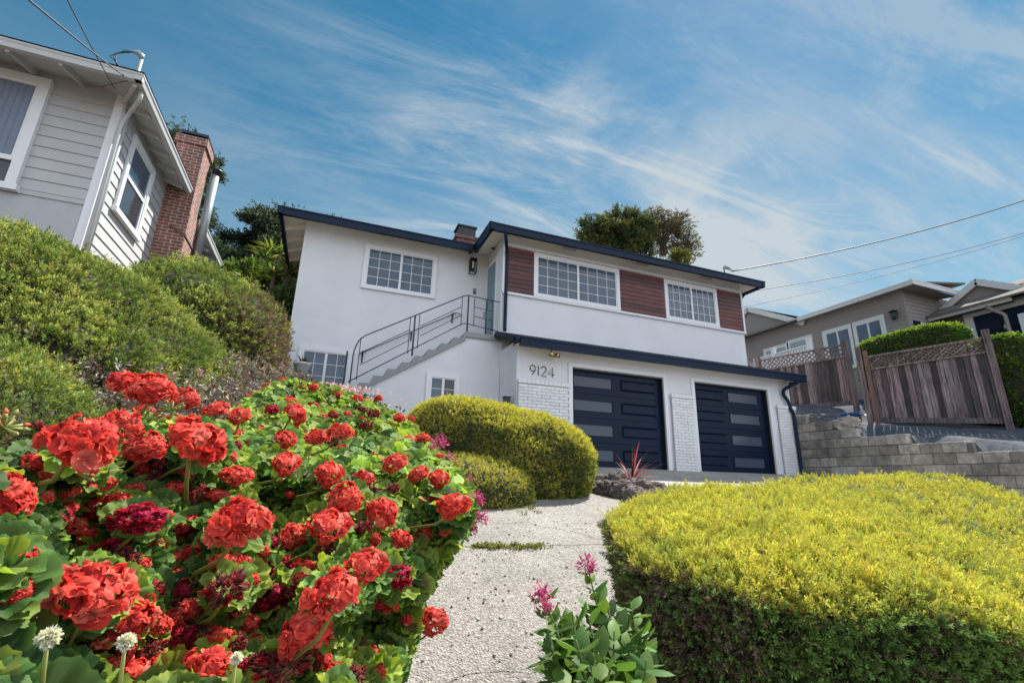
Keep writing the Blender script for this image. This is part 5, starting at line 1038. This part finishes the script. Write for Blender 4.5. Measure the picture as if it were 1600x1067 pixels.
for j, t in enumerate(PT):
    i = np.where(ow == j)[0]
    if len(i) < 3: continue
    out_, kk = [], 0
    for tm_, sel in ((GL, d[i] < 1.7), (GLF, d[i] >= 1.7)):
        q_ = i[sel]
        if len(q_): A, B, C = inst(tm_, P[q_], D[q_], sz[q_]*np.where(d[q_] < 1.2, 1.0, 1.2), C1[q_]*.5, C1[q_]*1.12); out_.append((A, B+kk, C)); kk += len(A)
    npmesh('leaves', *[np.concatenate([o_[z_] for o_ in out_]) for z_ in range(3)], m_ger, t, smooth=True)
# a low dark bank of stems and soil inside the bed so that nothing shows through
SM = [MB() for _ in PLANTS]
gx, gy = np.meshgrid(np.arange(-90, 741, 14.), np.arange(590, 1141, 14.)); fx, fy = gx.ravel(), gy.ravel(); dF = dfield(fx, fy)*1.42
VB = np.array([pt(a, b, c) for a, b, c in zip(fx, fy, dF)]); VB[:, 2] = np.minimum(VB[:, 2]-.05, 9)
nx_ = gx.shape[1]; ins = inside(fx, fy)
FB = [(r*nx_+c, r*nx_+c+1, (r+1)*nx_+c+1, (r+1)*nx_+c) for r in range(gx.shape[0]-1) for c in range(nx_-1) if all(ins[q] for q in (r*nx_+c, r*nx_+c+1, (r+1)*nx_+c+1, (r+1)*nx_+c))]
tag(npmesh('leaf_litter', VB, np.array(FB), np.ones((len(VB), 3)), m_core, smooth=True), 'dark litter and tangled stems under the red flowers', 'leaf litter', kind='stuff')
# more, smaller heads scattered through the whole bed
_n = 0; _ex = np.array([(a, b, c) for a, b, c, _ in HEADS], float)
while _n < 120:
    a, b = random.uniform(20, 700), random.uniform(640, 1060)
    if not inside(np.array([a-10., a+10.]), np.array([b-12., b+12.])).all(): continue
    d_ = float(dfield(np.array([a]), np.array([b]))[0])*.93; dm = FPX*random.uniform(.032, .055)/d_; _n += .02
    if np.min(np.hypot(_ex[:, 0]-a, _ex[:, 1]-b)-_ex[:, 2]*.45) < dm*.35: continue
    kd = random.choice('rrrrdw'); HEADS.append((a, b, dm, kd)); H3.append((pt(a, b, d_), dm/FPX*d_*.5, kd)); _ex = np.vstack([_ex, (a, b, dm)]); _n += 1
# heads and stalks
for (x, y, dm, kd), (c, r, _) in zip(HEADS, H3):
    j = int(owner(np.array([x]), np.array([y]))[0]); t = PT[j]
    if (x, y) in ((678, 971), (635, 1002)): j = 15; t = PT[15]
    o = bpy.data.objects.new('flower_head', head_mesh(kd, random.randrange(5 if kd == 'r' else 3))); col_.objects.link(o); o.parent = t
    tc_ = Vector(-nrm(c)); ax = (tc_*.55+Vector((0, 0, .8))+Vector([random.gauss(0, .22) for _ in range(3)])).normalized()
    q_ = ax.to_track_quat('Z', 'Y'); o.rotation_euler = q_.to_euler(); s_ = r*.98; o.scale = (s_*random.uniform(.9, 1.25), s_*random.uniform(.9, 1.2), s_*random.uniform(.7, 1.05)); o.location = Vector(c)-wloc(t)
    e = pt(x-dm*random.uniform(.1, 1.0)-8, y+dm*random.uniform(.6, 1.1)-4, np.linalg.norm(c)*(1.13+.1*random.random())); a0_ = c-np.array(ax)*r*.45
    SM[j].tube([a0_, a0_*.6+e*.4+np.array((0, 0, -.012)), e], [.0028, .003, .0035], 6, col=(.2, .2, .05))
# tall bud clusters rising among the heads, and slanting stalks
for (x, y, dm, x2, y2) in ((268, 640, 22, 268, 700), (222, 662, 34, 208, 735), (188, 690, 24, 190, 740), (262, 690, 20, 240, 705), (110, 735, 40, 62, 770), (300, 722, 16, 235, 758), (5, 668, 30, -20, 700), (450, 745, 18, 395, 785), (700, 718, 10, 650, 745), (470, 600, 8, 480, 615), (155, 985, 34, 140, 1020), (600, 640, 8, 585, 648)):
    d_ = float(dfield(np.array([x]), np.array([y]))[0])*.93; c = pt(x, y, d_); R0 = dm/FPX*d_*.5; j = int(owner(np.array([x]), np.array([y]))[0]); m = MB()
    for k in range(16):
        v = np.array([random.gauss(0, 1), random.gauss(0, 1), random.gauss(.5, .8)]); v /= np.linalg.norm(v); e = c+v*R0; m.tube([c, c+v*R0*.5, e], [.0012, .0025, .0035][0:3], 5, col=(.22, .24, .07)); m.tube([e, e+v*R0*.2, e+v*R0*.45], [.0035, .0042, .0008], 5, col=(.25, .25, .08) if k % 3 else (.5, .1, .05))
    m.build('bud_cluster', m_stem, PT[j], smooth=True); e = pt(x2, y2, d_*1.12); SM[j].tube([c, (c+e)/2+np.array((0, 0, .006)), e], [.003, .0034, .004], 7, col=(.24, .25, .07))
# random twiggy stalks
for _ in range(260):
    i = random.randrange(n); a = P[i]; e = a+nrm(a)*.12+np.array((random.uniform(-.10, -.02), 0, -.12)); SM[ow[i]].tube([a, (a+e)/2+np.array((.01, 0, .01)), e], [.002, .0025, .003], 5, col=(.16, .17, .05) if random.random() < .6 else (.16, .09, .06))
for m, t in zip(SM, PT):
    if m.v: m.build('stems', m_stem, t, smooth=True)

# ------------------------------------------------------------------ pink valerian
def valerian(label, stems, seed=0, group='pink valerian plants', leafsz=.075, dens=.019):
    """stems: (root xyz, tip xyz, bloom radius)"""
    r = np.random.default_rng(seed); root = np.array(stems[0][0]); t = thing('valerian', label, 'flowering plant', group, loc=tuple(root)); m = MB(); Ps, Ds, Ss = [], [], []
    for a, b, br in stems:
        a, b = np.array(a, float), np.array(b, float); L = np.linalg.norm(b-a); mid = (a+b)/2+np.array((0, 0, .0))+r.normal(size=3)*L*.05; pts = [((1-u)**2)*a+2*u*(1-u)*mid+u*u*b for u in np.linspace(0, 1, 8)]
        m.tube(pts, [.0035-.0018*i/7 for i in range(8)], 6, col=(.14, .2, .06)); ax = nrm(b-a); k = max(3, int(L/dens)); ang = r.random()*6
        for i in range(1, k):
            u = i/k; p = ((1-u)**2)*a+2*u*(1-u)*mid+u*u*b; ang += 1.57
            for s in (0, math.pi):
                x_ = nrm(np.cross(ax, np.array((1., .3, 0)))); y_ = np.cross(ax, x_); dr = x_*math.cos(ang+s)+y_*math.sin(ang+s)+ax*(.55+.3*r.random())+r.normal(size=3)*.15; Ps.append(p); Ds.append(dr); Ss.append(leafsz*(1.15-.75*u if br else 1.1-.45*u)*(.75+.5*r.random()))
        if br:
            nf = 90; u = nrm(r.normal(size=(nf, 3))); lob = np.array([(0, 0, .35), (.55, 0, -.2), (-.5, .2, -.25), (0, -.5, -.3)])[r.integers(0, 4, nf)]; PP = b+(lob*.75+u*np.array((.5, .5, .55))*(r.random(nf)**.4)[:, None])*br
            A, B, C = inst(QL, PP, u+np.array((0, 0, .3)), br*.42*(.7+.6*r.random(nf)), jit((.40, .03, .12), nf, .3), jit((.55, .11, .27), nf, .3)); A2, B2, C2 = inst(QL, PP, nrm(r.normal(size=(nf, 3))), br*.34*(.7+.6*r.random(nf)), jit((.45, .04, .14), nf, .3), jit((.62, .2, .36), nf, .3))
            npmesh('flower_cluster', np.concatenate([A, A2]), np.concatenate([B, B2+len(A)]), np.concatenate([C, C2]), m_petal, t)
    m.build('stems', m_stem, t, smooth=True); P_, D_, S_ = np.array(Ps), np.array(Ds), np.array(Ss); k = len(P_); c = jit((.07, .15, .035), k, .3); f = r.random(k)[:, None]; c = c*(1-f*.5)+jit((.2, .3, .06), k, .2)*f*.5
    A, B, C = inst(OV, P_, D_, S_, c*.75, c, roll=np.tile(np.array((0, 0, 1.)), (k, 1))+r.normal(size=(k, 3))*.3); npmesh('leaves', A, B, C, m_leaf, t, smooth=True)
D0 = 1.12
def st(x, y, d, x0, y0, d0, br=0): return (pt(x0, y0, d0), pt(x, y, d), br)
valerian('pink valerian with two low blooms at the path side of the bottom centre clump', [st(846, 925, 1.22, 905, 1080, 1.35, .026), st(853, 948, 1.2, 912, 1090, 1.33, .02), st(870, 985, 1.2, 930, 1100, 1.33), st(862, 1010, 1.15, 905, 1120, 1.3), st(895, 960, 1.25, 930, 1110, 1.38), st(900, 1000, 1.1, 920, 1130, 1.25), st(935, 1020, 1.1, 940, 1140, 1.25)], 1)
valerian('pink valerian with the highest single bloom in the bottom centre clump beside the big hedge', [st(917, 882, 1.36, 965, 1090, 1.45, .026), st(930, 930, 1.34, 985, 1090, 1.45), st(950, 950, 1.32, 990, 1100, 1.43), st(975, 1000, 1.3, 985, 1120, 1.4), st(1000, 985, 1.4, 1000, 1110, 1.5), st(920, 965, 1.28, 960, 1110, 1.4), st(960, 985, 1.2, 965, 1130, 1.32), st(1010, 1030, 1.25, 1000, 1130, 1.35), st(985, 940, 1.42, 1000, 1080, 1.5)], 2)
valerian('pink valerian at the right edge of the red flower bed with several purple-pink blooms', [st(686, 690, 2.5, 670, 800, 2.7, .045), st(700, 718, 2.4, 672, 800, 2.6, .04), st(745, 778, 2.0, 672, 850, 2.2, .034), st(751, 806, 1.95, 676, 860, 2.15, .036), st(739, 826, 1.92, 680, 865, 2.1, .022), st(733, 748, 2.2, 680, 830, 2.35, .02), st(716, 800, 2.0, 680, 870, 2.2), st(712, 830, 1.9, 672, 880, 2.1), st(700, 860, 1.8, 660, 910, 2.0)], 3, leafsz=.05)
valerian('lilac pink valerian blooms rising between red heads right of the bed centre', [st(672, 765, 2.0, 640, 850, 2.2, .03), st(660, 752, 2.05, 630, 840, 2.2, .028), st(678, 700, 2.6, 650, 780, 2.8, .04), st(600, 714, 2.5, 590, 790, 2.7, .03)], 4, leafsz=.045)
# pale pink flowers far at the top of the bed
n = 2600; px = rng.normal(505, 38, n); py = 600+rng.random(n)*28+.1*abs(px-500); dd = 5.5+rng.random(n)*.5; P = np.array([pt(a, b, c) for a, b, c in zip(px, py, dd)]); t = thing('pink_shrub', 'low shrub covered in tiny white-pink flowers at the foot of the grey stairs', 'flowering shrub', loc=tuple(P.mean(0)-np.array((0, 0, .4))))
A, B, C = inst(QL, P, nrm(rng.normal(size=(n, 3))+np.array((0, -.5, .6))), .035+.02*rng.random(n), jit((.45, .30, .30), n, .3), jit((.70, .55, .54), n, .2)); npmesh('flowers', A, B, C, m_petal, t)
P2 = P+np.array((0, .12, -.06)); A, B, C = inst(OV, P2, nrm(rng.normal(size=(n, 3))+np.array((0, 0, .5))), .05+.02*rng.random(n), jit((.05, .08, .03), n, .3), jit((.10, .14, .04), n, .3)); npmesh('leaves', A, B, C, m_leaf, t)
# dandelion clocks
for x, y, dm, lab in ((75, 996, 20, 'white fluffy seed head left of the big coral flower at lower left'), (196, 1003, 17, 'white fluffy seed head below the big coral flower at lower left'), (369, 1028, 13, 'small white seed head near the bottom left of centre')):
    c = pt(x, y, .62); R0 = dm/FPX*.62*.5; t = thing('seed_head', lab, 'seed head', 'white seed heads', loc=tuple(c)); nn_ = 420; u = nrm(rng.normal(size=(nn_, 3)))
    u = u+np.array((.3, 0, .2))*rng.random((nn_, 1)); A, B, C = inst(QL, c+u*R0*.35, nrm(u+rng.normal(size=(nn_, 3))*.25), R0*.8*(.5+.7*rng.random(nn_)), jit((.55, .5, .42), nn_, .1), jit((.8, .8, .78), nn_, .05)); npmesh('seed_ball', A, B, C, m_leaf, t)
    m = MB(); m.tube([c, pt(x-8, y+60, .64), pt(x-14, y+130, .68)], [.0016, .002, .0022], 6, col=(.3, .32, .1)); m.build('stalk', m_stem, t, smooth=True)
# ------------------------------------------------------------------ rocks, cordyline, weeds
m_rock = M('lava_rock', (.10, .082, .078), .95, .5, 7, 1., 22, attr=True, bdist=.03); RP = [(940, 748, .16), (962, 752, .19), (985, 757, .17), (950, 762, .15), (1005, 752, .12), (1000, 768, .20), (1022, 765, .16), (975, 768, .18), (1035, 770, .13), (1050, 772, .10), (1015, 778, .14), (992, 778, .15), (932, 757, .12), (1070, 771, .07)]
WHERE = ['dark lava rock at the left end of the border, touching the rounded bush', 'upright pitted rock second from the left in the border', 'rock directly left of the red cordyline base', 'flat brown rock low at the left of the border, by the path', 'small rock behind the red cordyline', 'largest dark rock directly in front of the red cordyline', 'dark rock just right of the red cordyline', 'wide rough rock left of the largest dark rock', 'rounded rock near the right end of the border', 'small dark rock on the concrete near the right end of the border', 'low rock in front of the border, right of centre', 'low rock in front of the border by the path edge', 'small rock half under the edge of the rounded bush', 'tiny reddish rock, last one at the right end of the border']
def ground_hit(px, py):
    d = ray(px, py); t = .5
    while t < 40 and (d*t)[2] > G(*(d*t)[:2]): t += .01
    return d*t
for i, ((x, y, s), lab) in enumerate(zip(RP, WHERE)):
    p = aY(x, y, 6.9-.032*(y-745)); p[2] = G(p[0], p[1]); bm = bmesh.new(); bmesh.ops.create_icosphere(bm, subdivisions=4, radius=1)
    for v in bm.verts: q_ = v.co*1.3+Vector((i*5.1, 0, 0)); f_ = 1+.35*noise.noise(q_)+.22*noise.noise(q_*2.7)+.13*abs(noise.noise(q_*7)); v.co = Vector((v.co.x*s*1.15, v.co.y*s, v.co.z*s*.95))*f_
    me = bpy.data.meshes.new('rock'); bm.to_mesh(me); bm.free(); me.materials.append(m_rock); o = bpy.data.objects.new('rock', me); col_.objects.link(o); o.location = (p[0], p[1], p[2]+s*.45); tag(o, lab, 'rock', 'lava rocks edging the driveway')
    ca = me.color_attributes.new('Col', 'FLOAT_COLOR', 'POINT'); c = random.uniform(.7, 1.5); ca.data.foreach_set('color', np.tile(np.array((c*1.05, c, c, 1), np.float32), len(me.vertices)))
def cordyline(label, base, n, ln, seed):
    A, B, C = blades(base, n, ln, .035, [(.20, .045, .06), (.28, .07, .08), (.12, .03, .045), (.35, .2, .15)], hemi=.12, seed=seed, droop=.22, seg=5); tag(npmesh('cordyline', A, B, C, m_leaf), label, 'spiky plant', 'red cordylines')
b = aY(988, 752, 6.75); cordyline('red spiky cordyline growing among the lava rocks', b, 50, .72, 4); b = aY(1190, 775, 6.2); cordyline('red spiky leaf tips showing above the golden hedge below the right garage door', b, 16, .3, 9)
n = 900; P = np.array([ground_hit(random.uniform(1010, 1062), random.uniform(764, 776)) for _ in range(n//6)]); P = np.repeat(P, 6, 0)+rng.normal(size=(len(P)*6, 3))*np.array((.04, .06, .01)); n = len(P)
A, B, C = inst(QL, P+np.array((0, 0, .03)), nrm(rng.normal(size=(n, 3))*np.array((1, 1, .4))), .05+.04*rng.random(n), jit((.25, .15, .10), n, .4), jit((.35, .22, .15), n, .4)); tag(npmesh('dry_leaves', A, B, C, m_leaf), 'reddish dry leaf litter among the rocks', 'leaf litter', kind='stuff')
def weeds(pxs, label, n, ln, name='grass_tuft'):
    Q = []
    for _ in range(n//7): a, b = random.choice(pxs); Q.append(ground_hit(a+random.gauss(0, 9), b+random.gauss(0, 1.6)))
    Q = np.repeat(np.array(Q), 7, 0)+rng.normal(size=(len(Q)*7, 3))*np.array((.025, .025, 0)); k = len(Q)
    A, B, C = inst(QL, Q+np.array((0, 0, .012)), nrm(rng.normal(size=(k, 3))*.6+np.array((0, 0, .8))), ln*(.5+rng.random(k)), jit((.12, .11, .04), k, .3), jit((.22, .23, .07), k, .35)); tag(npmesh(name, A, B, C, m_leaf), label, 'weeds', kind='stuff')
weeds([(750, 857), (765, 857), (780, 858), (795, 858), (808, 857), (820, 858), (832, 856), (845, 858)], 'short grass and moss growing in the crack across the path', 700, .035)
weeds([(805, 786), (815, 790), (822, 797), (828, 803)], 'small weeds in the path crack below the rounded bush', 260, .03)
weeds([(900, 830), (905, 845), (890, 820), (912, 856)], 'tiny weeds along the crack at the right of the path', 70, .018)
# pebbles and grit
n = 700; Q = []
while len(Q) < n:
    y_ = 1.2+abs(random.gauss(0, 2.2)); x_ = random.uniform(-.6+.28*(y_-1), 2.2)
    if y_ < 6.5: Q.append((x_, y_, G(x_, y_)+.018))
Q = np.array(Q); PB = []
bm = bmesh.new(); bmesh.ops.create_cube(bm, size=1); V0 = np.array([v.co[:] for v in bm.verts])*np.array((1, .8, .6)); F0 = np.array([[v.index for v in f.verts] for f in bm.faces]); bm.free()
A, B, C = inst([(V0+rng.normal(size=V0.shape)*.15, F0, np.ones(8)) for _ in range(4)], Q, nrm(rng.normal(size=(n, 3))+np.array((0, 0, 1.2))), .005+.013*rng.random(n)**2, jit((.36, .33, .29), n, .3), jit((.42, .39, .35), n, .3)); tag(npmesh('gravel', A, B, C, M('pebbles', (1, 1, 1), .9, .1, 5, attr=True)), 'loose pebbles scattered over the path', 'gravel', kind='stuff')
# blue tarp and broken concrete by the fence foot
def crumple(name, label, cat, p, r, mat, seed, amp=.4, sub=4, z=1.):
    bm = bmesh.new(); bmesh.ops.create_icosphere(bm, subdivisions=sub, radius=1)
    for v in bm.verts: q_ = v.co*2+Vector((seed*3.3, 0, 0)); f_ = 1+amp*noise.noise(q_)+amp*.6*noise.noise(q_*2.3); v.co = Vector((v.co.x*r[0], v.co.y*r[1], v.co.z*r[2]))*f_
    me = bpy.data.meshes.new(name); bm.to_mesh(me); bm.free(); me.materials.append(mat); o = bpy.data.objects.new(name, me); col_.objects.link(o); o.location = p; return tag(o, label, cat)
crumple('tarp', 'crumpled blue and white plastic tarp lying at the foot of the wooden fence', 'tarp', tuple(aX(1305, 650, 12.5)+np.array((0, 0, -.02))), (.16, .62, .07), M('blue_tarp', (.03, .12, .34), .35, .6, 3, .5, 8, stain=1., stain_col=(.65, .7, .75), stain_scale=3), 2, .6)
m_rub = M('broken_concrete', (.36, .33, .29), .95, .25, 6, .8, 20)
crumple('concrete_chunk', 'broken pale concrete slab on top of the block wall next to the garage corner', 'rubble', tuple(aX(1256, 655, 11.95)), (.3, .55, .12), m_rub, 5, .5); crumple('concrete_chunk', 'pointed lump of broken concrete on the wall step below the blue tarp', 'rubble', tuple(aX(1324, 664, 11.8)), (.2, .28, .18), m_rub, 9, .5)
